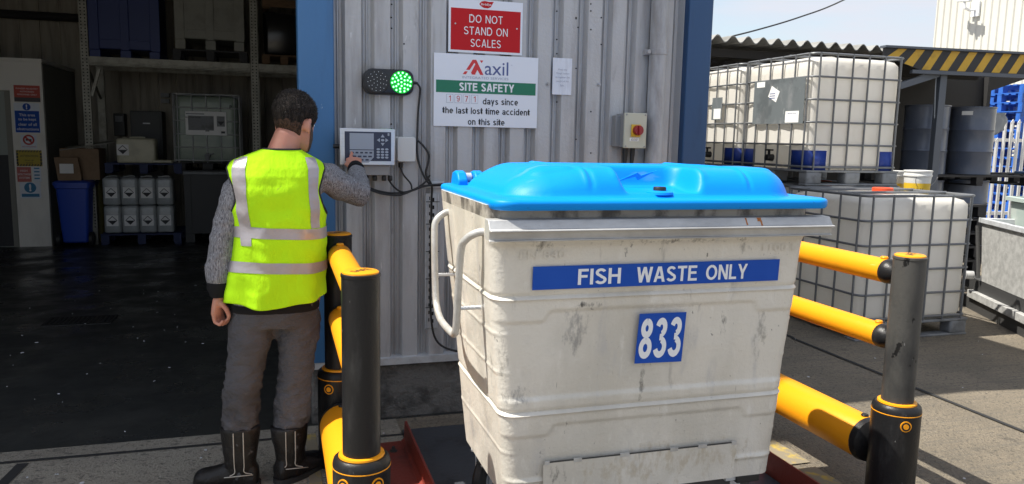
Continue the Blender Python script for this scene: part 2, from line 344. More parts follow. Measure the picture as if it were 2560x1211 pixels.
K['plate'] = mat('label_plate_dark', (.15,.17,.18), .5, .1, [((.24,.25,.26), 5, (1,1.4,1), .5, .7, .8), ((.6,.6,.58), 9, (1,2,.5), .66, .70, .7), ((.07,.08,.085), 3, (1,1,1), .5, .6, .5)])
K['cblue'] = mat('guard_blue', (.008,.04,.27), .4)
K['plblue'] = mat('pallet_blue', (.018,.12,.50), .55, 0, [((.01,.06,.25), 6, (1,1,1), .5, .7, .7)])
K['pldk'] = mat('pallet_navy', (.010,.022,.09), .6)
K['plblk'] = mat('pallet_black', (.018,.018,.02), .6)
K['plgrey'] = mat('pallet_grey', (.22,.23,.24), .6, 0, [((.1,.1,.1), 8, (1,1,1), .45, .7, .7)])
K['drum'] = mat('drum_navy_grey', (.10,.12,.165), .28, .1, [((.16,.175,.21), 4, (1,1,.6), .45, .7, .7), ((.2,.13,.10), 7, (1,1,1), .64, .75, .7)])
K['bucket'] = mat('bucket_white', (.72,.72,.70), .4, 0, [((.5,.48,.45), 6, (1,1,.5), .5, .75, .6)])
K['byel'] = mat('bucket_yellow', (.70,.46,.03), .45)
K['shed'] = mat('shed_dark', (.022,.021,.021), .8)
K['shedsteel'] = mat('shed_post_steel', (.10,.115,.14), .5, .2)
K['asb'] = mat('cement_sheet', (.26,.26,.25), .85, 0, [((.13,.13,.12), 5, (1,.3,1), .4, .7, .8)])
K['hazy'] = mat('hazard_yellow', (.60,.36,.03), .5, 0, [((.4,.24,.03), 6, (1,1,1), .5, .7, .6)])
K['hazb'] = mat('hazard_black', (.02,.02,.022), .5)
K['bigclad'] = mat('white_cladding', (.60,.59,.53), .5, 0, [((.52,.51,.46), 1.5, (1,1,.2), .4, .7, .5)])
K['fence'] = mat('fence_white', (.78,.78,.76), .5)
K['film'] = mat('clear_film', (.6,.63,.66), .3, transl=.5)
K['trough'] = mat('spangled_zinc', (.50,.50,.485), .5, .2, [((.34,.34,.33), 16, (1,1,1), .35, .65, .9), ((.62,.62,.6), 34, (1,1,1), .55, .7, .6), ((.5,.28,.1), 3, (1,1,1), .73, .78, .5)])
K['troughd'] = mat('dark_skip_steel', (.05,.05,.05), .6, .2)
K['tub'] = mat('pale_green_tub', (.36,.43,.40), .5, 0, [((.5,.52,.48), 4, (1,1,1), .5, .7, .6)])
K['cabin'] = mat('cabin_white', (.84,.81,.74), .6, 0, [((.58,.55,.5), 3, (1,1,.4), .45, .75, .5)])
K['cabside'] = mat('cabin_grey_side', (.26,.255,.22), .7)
K['doordk'] = mat('door_dark', (.03,.03,.035), .5)
K['doorlt'] = mat('door_pale', (.33,.36,.33), .5)
K['rack'] = mat('rack_galv', (.34,.33,.28), .5, .3, [((.17,.165,.14), 8, (1,1,1), .4, .7, .7)])
K['hole'] = mat('hole_dark', (.006,.006,.006), .9)
K['bluebox'] = mat('blue_pallet_box', (.014,.035,.17), .5)
K['greybox'] = mat('grey_pallet_box', (.30,.30,.26), .55, 0, [((.2,.2,.17), 4, (1,1,1), .4, .7, .6)])
K['darkbox'] = mat('dark_crate', (.022,.023,.025), .5)
K['wood'] = mat('raw_wood', (.17,.10,.05), .75, 0, [((.09,.055,.03), 9, (1,5,5), .4, .7, .7)])
K['wrap'] = mat('black_wrap', (.008,.008,.009), .2)
K['jerry'] = mat('jerrycan_cream', (.62,.59,.44), .45, 0, [((.42,.39,.28), 5, (1,1,1), .45, .7, .6)])
K['jerryg'] = mat('jerrycan_grey', (.36,.38,.38), .25, 0, [((.5,.53,.55), 4, (1,1,1), .45, .65, .7)])
K['card'] = mat('cardboard', (.27,.18,.11), .8, 0, [((.18,.12,.07), 5, (1,1,1), .4, .7, .6)])
K['wbin'] = mat('wheelie_blue', (.012,.06,.42), .42)
K['cabgrey'] = mat('cabinet_grey', (.035,.038,.038), .5)
K['dimyel'] = mat('dull_yellow', (.10,.085,.012), .6)
K['signred2'] = mat('notice_red', (.50,.06,.035), .5); K['signdk'] = mat('notice_dark', (.06,.05,.055), .5)
K['signyel'] = mat('notice_yellow', (.48,.36,.03), .5); K['signpink'] = mat('notice_pink', (.52,.14,.12), .5)
K['signcy'] = mat('notice_sky_blue', (.03,.20,.38), .5)
K['labelw'] = mat('label_white', (.85,.85,.83), .5)
K['grate'] = mat('grate_iron', (.012,.012,.012), .6)
K['scrap'] = mat('scrap_white', (.55,.56,.58), .6)
def spots(m, items):
    t = m.node_tree; b = t.nodes['Principled BSDF']; tcn = t.nodes.new('ShaderNodeTexCoord')
    nz_ = t.nodes.new('ShaderNodeTexNoise'); nz_.inputs['Scale'].default_value = 34; nz_.inputs['Detail'].default_value = 7; nz_.inputs['Roughness'].default_value = .7
    mp_ = t.nodes.new('ShaderNodeMapping'); mp_.inputs['Scale'].default_value = (1,1,.45); t.links.new(tcn.outputs['Object'], mp_.inputs[0]); t.links.new(mp_.outputs[0], nz_.inputs['Vector'])
    for p, size, col, amt, lo in items:
        sb = t.nodes.new('ShaderNodeVectorMath'); sb.operation = 'SUBTRACT'; sb.inputs[1].default_value = p; t.links.new(tcn.outputs['Object'], sb.inputs[0])
        dv = t.nodes.new('ShaderNodeVectorMath'); dv.operation = 'DIVIDE'; dv.inputs[1].default_value = size; t.links.new(sb.outputs[0], dv.inputs[0])
        ln = t.nodes.new('ShaderNodeVectorMath'); ln.operation = 'LENGTH'; t.links.new(dv.outputs[0], ln.inputs[0])
        r1 = t.nodes.new('ShaderNodeMapRange'); r1.inputs[1].default_value = 1; r1.inputs[2].default_value = .15; r1.inputs[4].default_value = .22; t.links.new(ln.outputs['Value'], r1.inputs[0])
        ad = t.nodes.new('ShaderNodeMath'); ad.operation = 'ADD'; t.links.new(nz_.outputs['Fac'], ad.inputs[0]); t.links.new(r1.outputs[0], ad.inputs[1])
        r2 = t.nodes.new('ShaderNodeMapRange'); r2.inputs[1].default_value = lo; r2.inputs[2].default_value = lo+.15; r2.inputs[4].default_value = amt; t.links.new(ad.outputs[0], r2.inputs[0])
        ins = t.nodes.new('ShaderNodeMath'); ins.operation = 'LESS_THAN'; ins.inputs[1].default_value = 1; t.links.new(ln.outputs['Value'], ins.inputs[0])
        mu = t.nodes.new('ShaderNodeMath'); mu.operation = 'MULTIPLY'; t.links.new(r2.outputs[0], mu.inputs[0]); t.links.new(ins.outputs[0], mu.inputs[1])
        k = t.nodes.new('ShaderNodeMix'); k.data_type = 'RGBA'; k.inputs['B'].default_value = (*col, 1)
        src = b.inputs['Base Color'].links[0].from_socket; t.links.new(src, k.inputs['A']); t.links.new(mu.outputs[0], k.inputs['Factor']); t.links.new(k.outputs['Result'], b.inputs['Base Color'])
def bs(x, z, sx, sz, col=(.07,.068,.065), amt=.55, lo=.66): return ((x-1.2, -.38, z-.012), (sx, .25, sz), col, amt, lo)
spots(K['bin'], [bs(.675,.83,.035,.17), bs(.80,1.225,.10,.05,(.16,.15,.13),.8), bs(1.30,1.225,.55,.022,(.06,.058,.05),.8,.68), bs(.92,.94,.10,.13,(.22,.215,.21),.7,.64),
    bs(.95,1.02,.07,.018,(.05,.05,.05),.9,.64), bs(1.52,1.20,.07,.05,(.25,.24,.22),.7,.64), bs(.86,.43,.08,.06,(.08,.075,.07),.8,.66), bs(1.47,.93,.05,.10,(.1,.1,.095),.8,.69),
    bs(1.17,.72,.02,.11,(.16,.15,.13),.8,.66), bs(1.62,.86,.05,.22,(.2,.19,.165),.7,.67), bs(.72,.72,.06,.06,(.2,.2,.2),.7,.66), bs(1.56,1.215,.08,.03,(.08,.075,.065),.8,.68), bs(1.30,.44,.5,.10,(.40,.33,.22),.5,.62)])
# person
K['skin'] = mat('skin', (.50,.235,.165), .5, 0, [((.56,.20,.145), 12, (1,1,1), .45, .7, .6)], (.05, 90))
K['hair'] = mat('dark_hair', (.012,.010,.009), .75, 0, [((.04,.032,.027), 120, (1,1,.25), .45, .62, .8)], (.8, 160, (1,1,.3), .006), spec=.15)
K['stub'] = mat('stubble', (.10,.06,.045), .6, 0, [((.03,.02,.016), 150, (1,1,1), .4, .6, .8)])
K['vest'] = mat('hi_vis_fabric', (.47,.86,.012), .8, 0, [((.38,.72,.012), 3, (1,1,.6), .4, .7, .6), ((.24,.27,.06), 26, (1,1,1), .68, .75, .5)], (.3, 12, (1.6,1,.7), .012), spec=.15)
K['strip'] = mat('reflective_tape', (.40,.375,.39), .35, .2, [((.33,.31,.33), 6, (1,1,1), .4, .7, .7)], (.15, 20))
K['trim'] = mat('vest_trim', (.012,.012,.012), .7)
K['sweat'] = mat('heather_grey_knit', (.24,.24,.26), .9, 0, [((.07,.07,.078), 95, (2.2,2.2,.5), .50, .58, .9), ((.48,.49,.52), 105, (2.2,2.2,.45), .55, .63, .75), ((.16,.16,.175), 7, (1,1,1), .45, .6, .4)], (.25, 60), spec=.15)
K['cuff'] = mat('black_rib_knit', (.012,.012,.014), .9, spec=.2)
K['trouser'] = mat('grey_joggers', (.115,.114,.125), .9, 0, [((.075,.07,.072), 3, (1,1,1), .4, .7, .8), ((.17,.175,.215), 2.2, (1,1,.6), .46, .70, .7), ((.18,.16,.14), 60, (1,1,1), .60, .75, .35)], (.75, 20, (1,1,1.9), .02), spec=.12)
K['boot'] = mat('black_leather', (.011,.010,.010), .42, 0, [((.05,.05,.055), 8, (1,1,1), .5, .7, .6), ((.18,.19,.21), 22, (1,1,1), .60, .70, .5)], (.5, 24, (1,1,1), .008), spec=.35)
K['sole'] = mat('boot_sole', (.02,.02,.02), .7)
K['piping'] = mat('pale_piping', (.42,.40,.36), .6)

# ================================================================== GROUND
mb = MB(); mb.add([(-60,-25,0),(90,-25,0),(90,4.075,0),(-60,4.075,0)], [(0,1,2,3)])
mb.add([(2.44,4.075,0),(90,4.075,0),(90,140,0),(2.44,140,0)], [(0,1,2,3)])
obj('ground', mb, K['ground'], kind='structure', smooth=0)
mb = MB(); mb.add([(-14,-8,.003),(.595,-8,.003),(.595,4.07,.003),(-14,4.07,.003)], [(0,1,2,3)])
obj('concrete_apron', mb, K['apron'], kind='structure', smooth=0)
FZ = lambda y: -(y-4.075)*.0245          # the warehouse floor falls away from the door
mb = MB(); mb.add([(-12,4.075,-.001),(2.44,4.075,-.001),(2.44,15.2,FZ(15.2)),(-12,15.2,FZ(15.2))], [(0,1,2,3)])
obj('warehouse_floor', mb, K['floor'], kind='structure', smooth=0)
mb = MB()
def strip(a, b, w, z=.0068):
    a, b = V(a), V(b); d = (b-a).normalized(); n = V((-d.y, d.x, 0))*w/2
    k = 14; L = []
    for i in range(k+1):
        p = a+(b-a)*i/k; j = .004*noise.noise(p*6)
        L.append((p+n+n.normalized()*j, p-n+n.normalized()*j))
    mb.add([(q.x, q.y, z) for pr in L for q in pr], [(2*i, 2*i+1, 2*i+3, 2*i+2) for i in range(k)])
strip((3.93,5.1,0), (3.86,-2,0), .03); strip((3.95,5.1,0), (4.0,30,0), .03)
strip((-5,3.93,0), (.02,3.93,0), .024); strip((.35,3.84,0), (.62,3.83,0), .02)
strip((-1.16,3.9,0), (-1.28,2.5,0), .05)
obj('ground_joint', mb, K['joint'], kind='structure', smooth=0)
mb = MB(); strip((.135,3.95,0), (.135,3.05,0), .055); strip((2.41,3.40,0), (2.41,3.0,0), .12); strip((2.41,2.95,0),(2.41,2.0,0),.10)
obj('painted_line', mb, K['yline'], kind='structure', smooth=0)
mb = MB(); rr = random.Random(3)
for i in range(150):
    if i < 90: x, y = rr.uniform(-3.2,.2), rr.uniform(4.1, 9)
    else: x, y = rr.choice([(rr.uniform(-1.5,.6), rr.uniform(3.1,4.0)), (rr.uniform(2.6,6), rr.uniform(2.4,5.5))])
    z = max(FZ(y), -1) if (y > 4.08 and x < 2.4) else 0
    s = rr.uniform(.003, .012)*(1.6 if rr.random() < .12 else 1); a = rr.uniform(0, pi); e = rr.uniform(.35, 1)
    n = 6; P = []
    for k in range(n):
        q = 2*pi*k/n; r = s*rr.uniform(.6,1.1); P.append((x+cos(a)*r*cos(q)-sin(a)*e*r*sin(q), y+sin(a)*r*cos(q)+cos(a)*e*r*sin(q), z+.0075))
    P2 = [(p[0]*.9+x*.1, p[1]*.9+y*.1, p[2]+.0035) for p in P]
    mb.add(P+P2, [tuple(range(n,2*n))]+[(k,(k+1)%n,n+(k+1)%n,n+k) for k in range(n)])
tag(obj('litter', mb, K['scrap'], kind='stuff', smooth=0), 'tiny pale scraps scattered over the dark floor and concrete', 'litter')

# ================================================================== WAREHOUSE
def clad_mb(x0, x1, y, z0, z1, per=.148, dep=.042, sgn=1, phase=0., axis='x'):
    """trapezoidal ribbed sheet; outer pans at y, valleys dep behind"""
    prof = []; x = x0-phase*per
    while x < x1+per:
        prof += [(x, 0), (x+.080, 0), (x+.094, 1), (x+.104, 1), (x+.109, .75), (x+.115, .75), (x+.120, 1), (x+.132, 1)]
        x += per
    P = []
    for px, d in prof:
        if x0 <= px <= x1: P.append((px, y+d*dep*sgn))
    P = [(x0, P[0][1])]+P+[(x1, P[-1][1])]
    m = MB(); nz_ = 6
    for i in range(nz_+1):
        z = z0+(z1-z0)*i/nz_
        m.v += [V((a, b, z)) if axis == 'x' else V((b, a, z)) for a, b in P]
    n = len(P)
    for i in range(nz_):
        for j in range(n-1):
            m.f.append([i*n+j, i*n+j+1, (i+1)*n+j+1, (i+1)*n+j]); m.m.append(0)
    return m
wh = thing('warehouse', 'grey ribbed steel warehouse with an open doorway and blue corner trims', 'building', (1.3,4.2,0))
HW = 4.65
obj('wall_cladding', clad_mb(.285, 2.27, 4.10, .335, HW, phase=.62), K['clad'], wh, smooth=25)
obj('side_wall', clad_mb(4.16, 15.2, 2.40, .0, HW, sgn=-1, axis='y'), K['clad'], wh, smooth=25)
mb = MB(); mb.rbox(.105, .283, 4.075, 4.32, .345, HW, .012, .002)
obj('door_jamb', mb, K['jamb'], wh)
mb = MB(); mb.rbox(2.272, 2.43, 4.05, 4.20, .0, HW, .012, .002)
obj('corner_trim', mb, K['corner'], wh)
mb = MB(); mb.box(.15, 2.268, 4.115, 4.42, -.05, .30)
o = obj('plinth', mb, K['plinth'], wh, bevel=.012)
mb = MB(); mb.add([(.16,4.08,.308),(2.268,4.08,.308),(2.268,4.08,.345),(.16,4.08,.345),(.16,4.14,.352),(2.268,4.14,.352),(.16,4.14,.303),(2.268,4.14,.303)],[(0,1,2,3),(3,2,5,4),(0,1,7,6)])
obj('base_flashing', mb, K['galv'], wh, smooth=0)
mb = MB()                                            # rear, left and upper walls, roof
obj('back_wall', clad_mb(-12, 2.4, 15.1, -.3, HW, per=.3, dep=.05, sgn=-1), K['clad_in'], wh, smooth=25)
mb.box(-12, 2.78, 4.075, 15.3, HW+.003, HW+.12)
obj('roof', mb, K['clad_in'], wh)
mb = MB(); mb.box(-12, .10, 4.08, 4.2, 4.25, HW)
obj('door_lintel', mb, K['clad'], wh)
mb = MB(); mb.box(-12.1, -5.2, 4.08, 4.2, 0, 4.247); mb.box(-12.2, -12.0, 4.2, 15.2, -.3, HW)
obj('left_wall', mb, K['clad'], wh)
mb = MB(); mb.box(-14, -3.05, 4.09, 15.2, HW+.125, 10.4)
obj('high_bay', mb, K['clad'], wh)
for p in ((1.455,1.86),(1.742,1.86)):                 # bolts on the ridges
    mb = MB(); q = at(*((1369,211) if p[0] < 1.5 else (1497,212)), 4.1)
    mb.cyl((q.x,4.102,q.z), (q.x,4.094,q.z), .011, .011, 12); mb.cyl((q.x,4.096,q.z), (q.x,4.085,q.z), .006, .006, 6)
    obj('bolt', mb, K['pipe'], wh)
dp = MB(); dp.tube([(2.082,4.045,0.02),(2.082,4.045,HW-.05)], .05, 24); DP = obj('downpipe', dp, K['pipe'], wh)
mb = MB(); mb.lathe([(.0515,2.035),(.054,2.037),(.054,2.063),(.0515,2.065)], (2.082,4.045,0), 24); mb.box(2.01,2.034,4.045,4.10,2.037,2.063); mb.cyl((2.015,4.03,2.05),(2.015,4.02,2.05),.012,.012,8)
obj('pipe_bracket', mb, K['pipe'], DP)
# punched holes
for k in range(26):
    q = at(random.choice((1440,1445,1477,1503,1392,1010,978,979)), random.uniform(10,420), 4.1)
    mb = MB(); mb.cyl((q.x,4.101,q.z),(q.x,4.0985,q.z),.0045,.0045,8); obj('screw_hole', mb, K['hole'], wh)

# ------------------------------------------------------------------ signs on the wall
def panel(name, label, cat, x0, x1, z0, z1, y, m, t=.004, group=None, bev=0):
    th = thing(name, label, cat, ((x0+x1)/2, y, z0), group)
    b = MB(); b.box(x0, x1, y-t, y, z0, z1); obj('panel', b, m, th, bevel=bev)
    return th
def flat(th, name, poly, y, m, t=.0012, label=None):
    b = MB(); b.prism(poly, (0, y, 0), X_, Z_, -Y_, t); return obj(name, b, m, th, smooth=0, label=label)
def rect(x0, x1, z0, z1): return [(x0,z0),(x1,z0),(x1,z1),(x0,z1)]
def txt(th, body, cx, cz, y, m, h=None, w=None, bold=0., **k):
    return obj('lettering', text_mb(body, (cx, y, cz), X_, Z_, -Y_, h, w, bold, **k), m, th, smooth=0)
def circ(cx, cz, r, n=20, ex=1.): return [(cx+r*ex*cos(2*pi*k/n), cz+r*sin(2*pi*k/n)) for k in range(n)]

YB = 4.096
s1 = panel('warning_sign', 'red and white sign telling people not to stand on the scales', 'sign', .876, 1.285, 1.998, 2.275, YB, K['board'])
flat(s1, 'red_field', rect(.888, 1.273, 2.010, 2.226), YB-.004, K['sred'])
for t_, zz, w_ in (('DO NOT', 2.176, .185), ('STAND ON', 2.113, .243), ('SCALES', 2.050, .168)):
    obj('lettering', grot(t_, (1.080, YB-.0052, zz), X_, Z_, -Y_, .041, w_, .115, .14), K['white'], s1, smooth=0)
lf = [(-.040,.002),(-.028,.016),(-.010,.020),(.014,.0165),(.040,.019),(.031,.004),(.024,-.010),(.008,-.0175),(-.014,-.016),(-.030,-.008)]
flat(s1, 'logo', [(1.081+a, 2.251+b) for a, b in lf], YB-.004, K['sred'])
txt(s1, 'BirdsEye', 1.079, 2.2515, YB-.0055, K['white'], w=.056, bold=.008)
for q in ((.912,2.145),(1.253,2.137)):
    b = MB(); b.cyl((q[0],YB-.004,q[1]),(q[0],YB-.008,q[1]),.005,.004,10); obj('screw', b, K['galv'], s1)

s2 = panel('safety_board', 'white board with green band counting days since the last accident', 'sign', .799, 1.380, 1.607, 1.989, YB, K['board'], .005)
YS = YB-.005
flat(s2, 'green_band', rect(.811, 1.368, 1.785, 1.850), YS, K['sgreen'])
obj('lettering', grot('SITE SAFETY', (1.090,YS-.0012,1.818), X_, Z_, -Y_, .043, .308, .19, .09), K['white'], s2, smooth=0)
txt(s2, 'axil', 1.143, 1.921, YS, K['navyink'], w=.132, bold=.002)
txt(s2, 'INTEGRATED SERVICES', 1.082, 1.868, YS, K['inkgrey'], h=.0125, w=.257, bold=0)
txt(s2, 'TM', 1.227, 1.942, YS, K['inkgrey'], h=.005)
L0 = lambda pts: [(.955+a*.115, 1.884+b*.078) for a, b in pts]     # the chevron mark
flat(s2, 'logo', L0([(0,0),(.16,0),(.235,.20),(.10,.20)]), YS, K['logored'])
flat(s2, 'logo', L0([(.16,.30),(.33,.30),(.555,.80),(.60,.71),(.40,.13),(.44,0),(.60,.0),(.62,.10),(.70,.34),(.84,0),(1.0,0),(.64,1.0),(.47,1.0)]), YS, K['logored'])
flat(s2, 'logo', L0([(.82,.98),(.98,.98),(.90,.80)]), YS, K['logored'])
for i, d in enumerate('1971'):
    cx = .886+i*.0455
    ring = rect(cx-.019, cx+.019, 1.731, 1.776)
    b = MB(); b.mi = 0; b.prism(ring, (0,YS,0), X_, Z_, -Y_, .0008); b.mi = 1; b.prism(rect(cx-.0175,cx+.0175,1.7325,1.7745), (0,YS-.0008,0), X_, Z_, -Y_, .0008)
    ho = obj('number_card', b, [K['inkgrey'], K['board']], s2, smooth=0)
    obj('lettering', grot(d, (cx,YS-.0014,1.754), X_, Z_, -Y_, .031, None, .12), K['digit'], ho, smooth=0)
for t_, cx_, zz, w_ in (('days since',1.168,1.745,.200),('the last lost time accident',1.092,1.692,.490),('on this site',1.090,1.634,.207)):
    obj('lettering', grot(t_, (cx_,YS-.0004,zz), X_, Z_, -Y_, .034, w_, .155, .10), K['ink'], s2, smooth=0)

pp = thing('paper_notice', 'small creased white paper notice taped right of the signs', 'notice', (1.53,4.095,1.79))
b = MB(); n = 12
for i in range(n+1):
    for z in (1.796, 1.996):
        x = 1.466+.114*i/n; b.v.append(V((x, 4.092+.004*sin(i/n*pi*1.3)+.012*max(0,(i/n-.75))*4*.3, z)))
    if i: b.f.append([2*i-2, 2*i, 2*i+1, 2*i-1]); b.m.append(0)
b2 = MB(); b2.v = b.v+[p+V((0,.0006,0)) for p in b.v]; nv = len(b.v); b2.f = b.f+[[q+nv for q in f] for f in b.f]; b2.m = [0]*len(b2.f)
obj('sheet', b2, K['paper'], pp)
b = MB()
for i, t_ in enumerate(('Press the', "'Weigh' button", 'to register the', 'weight of the', 'bin.')):
    m_ = text_mb(t_, (1.524, 4.0895, 1.933-i*.0215), X_, Z_, -Y_, None, .085*len(t_)/15)
    b.add(m_.v, m_.f)
obj('lettering', b, K['inkgrey'], pp, smooth=0)

# ------------------------------------------------------------------ signal lamp
lm = thing('signal_lamp', 'black twin signal lamp on the wall with its right half glowing green', 'lamp', (.557,4.1,1.76))
def wallpill(x0, x1, z0, z1, r, y0, y1, ins=0.0, n=6):
    b = MB(); rings = []
    for yy, e in ((y0, 0), (y1+.012, 0), (y1+.004, .004), (y1, .012)):
        rg = rrect(x0+e, x1-e, z0+e, z1-e, 0, max(r-e,.002), n); rings.append([V((p.x, yy, p.y)) for p in rg])
    return b.loft(rings)
obj('case', wallpill(.429, .684, 1.759, 1.889, .042, 4.10, 4.035), K['lampcase'], lm)
for cx, nm, lit in ((.494,'dark_lens',0), (.618,'green_lens',1)):
    b = MB(); b.cyl((cx,4.036,1.824),(cx,4.030,1.824),.058,.056,36); L = obj(nm, b, K['led_gbg'] if lit else K['lampcase'], lm)
    b = MB()
    for rad, cnt in ((0,1),(.019,6),(.034,9),(.048,14)):
        for k in range(cnt):
            a = 2*pi*k/cnt+rad*30; b.lathe([(.0046 if lit else .0016,0),(.004 if lit else .0014,.002),(.002,.0035)], (0,0,0), 8)
            q = len(b.v)-24
            for v in b.v[q:]: x_, y_, z_ = v; v.x, v.y, v.z = cx+rad*cos(a)+x_, 4.0298-z_, 1.824+rad*sin(a)+y_
    obj('diodes', b, K['led_g'] if lit else K['led_off'], L)
b = MB(); b.cyl((.683,4.065,1.825),(.708,4.065,1.825),.009,.007,12); obj('cable_gland', b, K['cable'], lm)

# ------------------------------------------------------------------ weigh terminal
YT = 3.955
TL, TR, BR, BL = at(853,320,YT), at(985,322,YT), at(990,415,YT), at(860,412,YT)
tx0, tx1, tz0, tz1 = .298, .574, 1.398, 1.583
tm = thing('weighing_terminal', 'steel keypad terminal with screen, fixed to the wall beside the blue jamb', 'terminal', (.43,4.1,1.34))
b = MB(); b.loft([[V(p) for p in ((tx0+.012,4.06,tz0+.0),(tx1-.012,4.06,tz0+.0),(tx1-.012,4.06,tz1-.02),(tx0+.012,4.06,tz1-.02))],
                  [V(p) for p in ((tx0+.004,YT+.018,tz0+.004),(tx1-.004,YT+.018,tz0+.004),(tx1-.004,YT+.018,tz1-.004),(tx0+.004,YT+.018,tz1-.004))]])
b.box(.33,.55,4.0,4.06,1.345,tz0-.0); obj('housing', b, K['steeld'], tm, bevel=.003)
b = MB(); b.box(tx0, tx1, YT, YT+.017, tz0, tz1); obj('bezel', b, K['steel'], tm, bevel=.004)
b = MB(); b.box(tx0+.024, tx1-.020, YT-.0025, YT-.0005, tz0+.022, tz1-.016); obj('keypad_panel', b, K['panel'], tm, bevel=.002)
flat(tm, 'screen', rect(.346,.466,1.478,1.559), YT-.0025, K['lcd'], .0015)
b = MB()
b.prism([(.346,.0),(.466,.0),(.466,-.035),(.440,-.062),(.372,-.062),(.346,-.045)], (0,YT-.0025,1.474), X_, Z_, -Y_, .001)
obj('key_surround', b, K['lcd'], tm, smooth=0)
b = MB()
for i in range(5): b.box(.352+i*.023, .366+i*.023, YT-.0055, YT-.0035, 1.458, 1.466)
for i in range(4): b.box(.360+i*.026, .378+i*.026, YT-.0055, YT-.0035, 1.439, 1.447)
for i in range(3): b.box(.372+i*.026, .388+i*.026, YT-.0055, YT-.0035, 1.422, 1.430)
obj('soft_key', b, K['panel'], tm, smooth=0)
b = MB()
for r in range(4):
    for c in range(3): b.prism(circ(.4885+c*.0215, 1.480-r*.0138, .0054, 10, 1.6), (0,YT-.0025,0), X_, Z_, -Y_, .003)
for a, c in ((0,(.511,1.546)),(1,(.511,1.506)),(2,(.491,1.526)),(3,(.531,1.526))):
    d = [(0,.009),(.010,-.006),(-.010,-.006)]; ang = (0,pi,pi/2,-pi/2)[a]
    b.prism([(c[0]+x_*cos(ang)-y_*sin(ang), c[1]+x_*sin(ang)+y_*cos(ang)) for x_, y_ in d], (0,YT-.0025,0), X_, Z_, -Y_, .002)
b.prism(circ(.511,1.526,.006,12,1.5), (0,YT-.0025,0), X_, Z_, -Y_, .002)
obj('number_key', b, K['key'], tm, smooth=0)
flat(tm, 'maker_mark', rect(.536,.545,1.548,1.562), YT-.0025, K['lcd'], .001)
for px in (915,937,960,975):
    q = at(px,432,4.03); b = MB(); b.lathe([(.011,-.016),(.0125,-.012),(.0125,.006),(.009,.012)], (q.x,4.03,1.332), 12); obj('cable_gland', b, K['cable'], tm)
b = MB(); b.cyl((tx0-.028,4.02,1.49),(tx0+.01,4.02,1.49),.011,.011,12); obj('side_knob', b, K['cable'], tm)

jb = thing('junction_box', 'small pale grey junction box right of the keypad terminal', 'junction box', (.65,4.1,1.41))
b = MB(); b.box(.590,.690,4.066,4.098,1.420,1.545); obj('base', b, K['box'], jb, bevel=.004)
b = MB(); b.prism([(.604,1.416),(.684,1.416),(.692,1.424),(.692,1.536),(.684,1.544),(.604,1.544),(.596,1.536),(.596,1.424)], (0,4.066,0), X_, Z_, -Y_, .045); obj('cover', b, K['box'], jb, bevel=.003)
b = MB(); b.lathe([(.011,-.02),(.012,-.014),(.012,.006)], (.618,4.06,1.404), 12); obj('cable_gland', b, K['cable'], jb)

# ------------------------------------------------------------------ isolator
iz = thing('isolator_switch', 'cream isolator box with red rotary knob near the downpipe', 'switch', (1.94,4.1,1.5))
b = MB(); b.box(1.835,1.90,4.04,4.098,1.515,1.690); obj('side_flange', b, K['isoside'], iz, bevel=.003)
b = MB(); b.box(1.862,1.990,3.99,4.096,1.512,1.700); obj('case', b, K['isoside'], iz, bevel=.004)
b = MB(); b.box(1.858,1.994,3.972,3.988,1.508,1.704); obj('cover', b, K['iso'], iz, bevel=.003)
b = MB(); b.rbox(1.897,1.955,3.964,3.970,1.572,1.640,.004,.001); obj('switch_plate', b, K['yplate'], iz)
b = MB(); b.cyl((1.934,3.966,1.608),(1.934,3.938,1.608),.029,.027,28); b.obox((1.934,3.934,1.608),(.007,0,0),(0,.008,0),(0,0,.025)); obj('knob', b, K['knob'], iz, bevel=.002)
flat(iz, 'rating_label', rect(1.892,1.947,1.547,1.566), 3.972, K['labelw'])
b = MB()
for t_, zz in (('CAUTION',1.561),('ISOLATE BEFORE',1.5555),('REMOVING COVER',1.551)): m_ = text_mb(t_, (1.92,3.9705,zz), X_, Z_, -Y_, .0034, .04); b.add(m_.v, m_.f)
obj('lettering', b, K['ink'], iz, smooth=0)
for q in ((1.868,1.694),(1.984,1.694),(1.868,1.518),(1.984,1.518)):
    b = MB(); b.cyl((q[0],3.972,q[1]),(q[0],3.969,q[1]),.005,.005,10); obj('screw', b, K['steeld'], iz)
for x_ in (1.90, 1.945):
    b = MB(); b.tube([(x_,4.04,1.512),(x_,4.04,1.47),(x_-.004,4.04,1.40),(x_-.012,4.06,1.2),(x_-.02,4.07,.4)], .011, 10, [.014,.014,.0095,.0095,.0095]); obj('supply_cable', b, K['cable'], iz)

# ------------------------------------------------------------------ cables and tray
def smoothpath(pts, k=6):
    P = [V(p) for p in pts]; P = [P[0]*2-P[1]]+P+[P[-1]*2-P[-2]]; o = []
    for i in range(1, len(P)-2):
        for j in range(k):
            t = j/k; a, b, c, d = P[i-1:i+3]
            o.append(.5*((2*b)+(c-a)*t+(2*a-5*b+4*c-d)*t*t+(3*b-a-3*c+d)*t**3))
    o.append(P[-2]); return o
def cable(pts, r, label):
    o = obj('cable', (lambda b: b.tube(smoothpath(pts), r, 8) and b)(MB()), K['cable'], None, loc=pts[-1])
    return tag(o, label, 'cable', None)
cable([(.705,4.065,1.825),(.722,4.07,1.80),(.722,4.08,1.76),(.716,4.085,1.69),(.712,4.088,1.6),(.712,4.086,1.45),(.735,4.07,1.36),(.77,4.06,1.30),(.80,4.06,1.29),(.92,4.07,1.30)], .0055, 'black cable dropping from the green signal lamp')
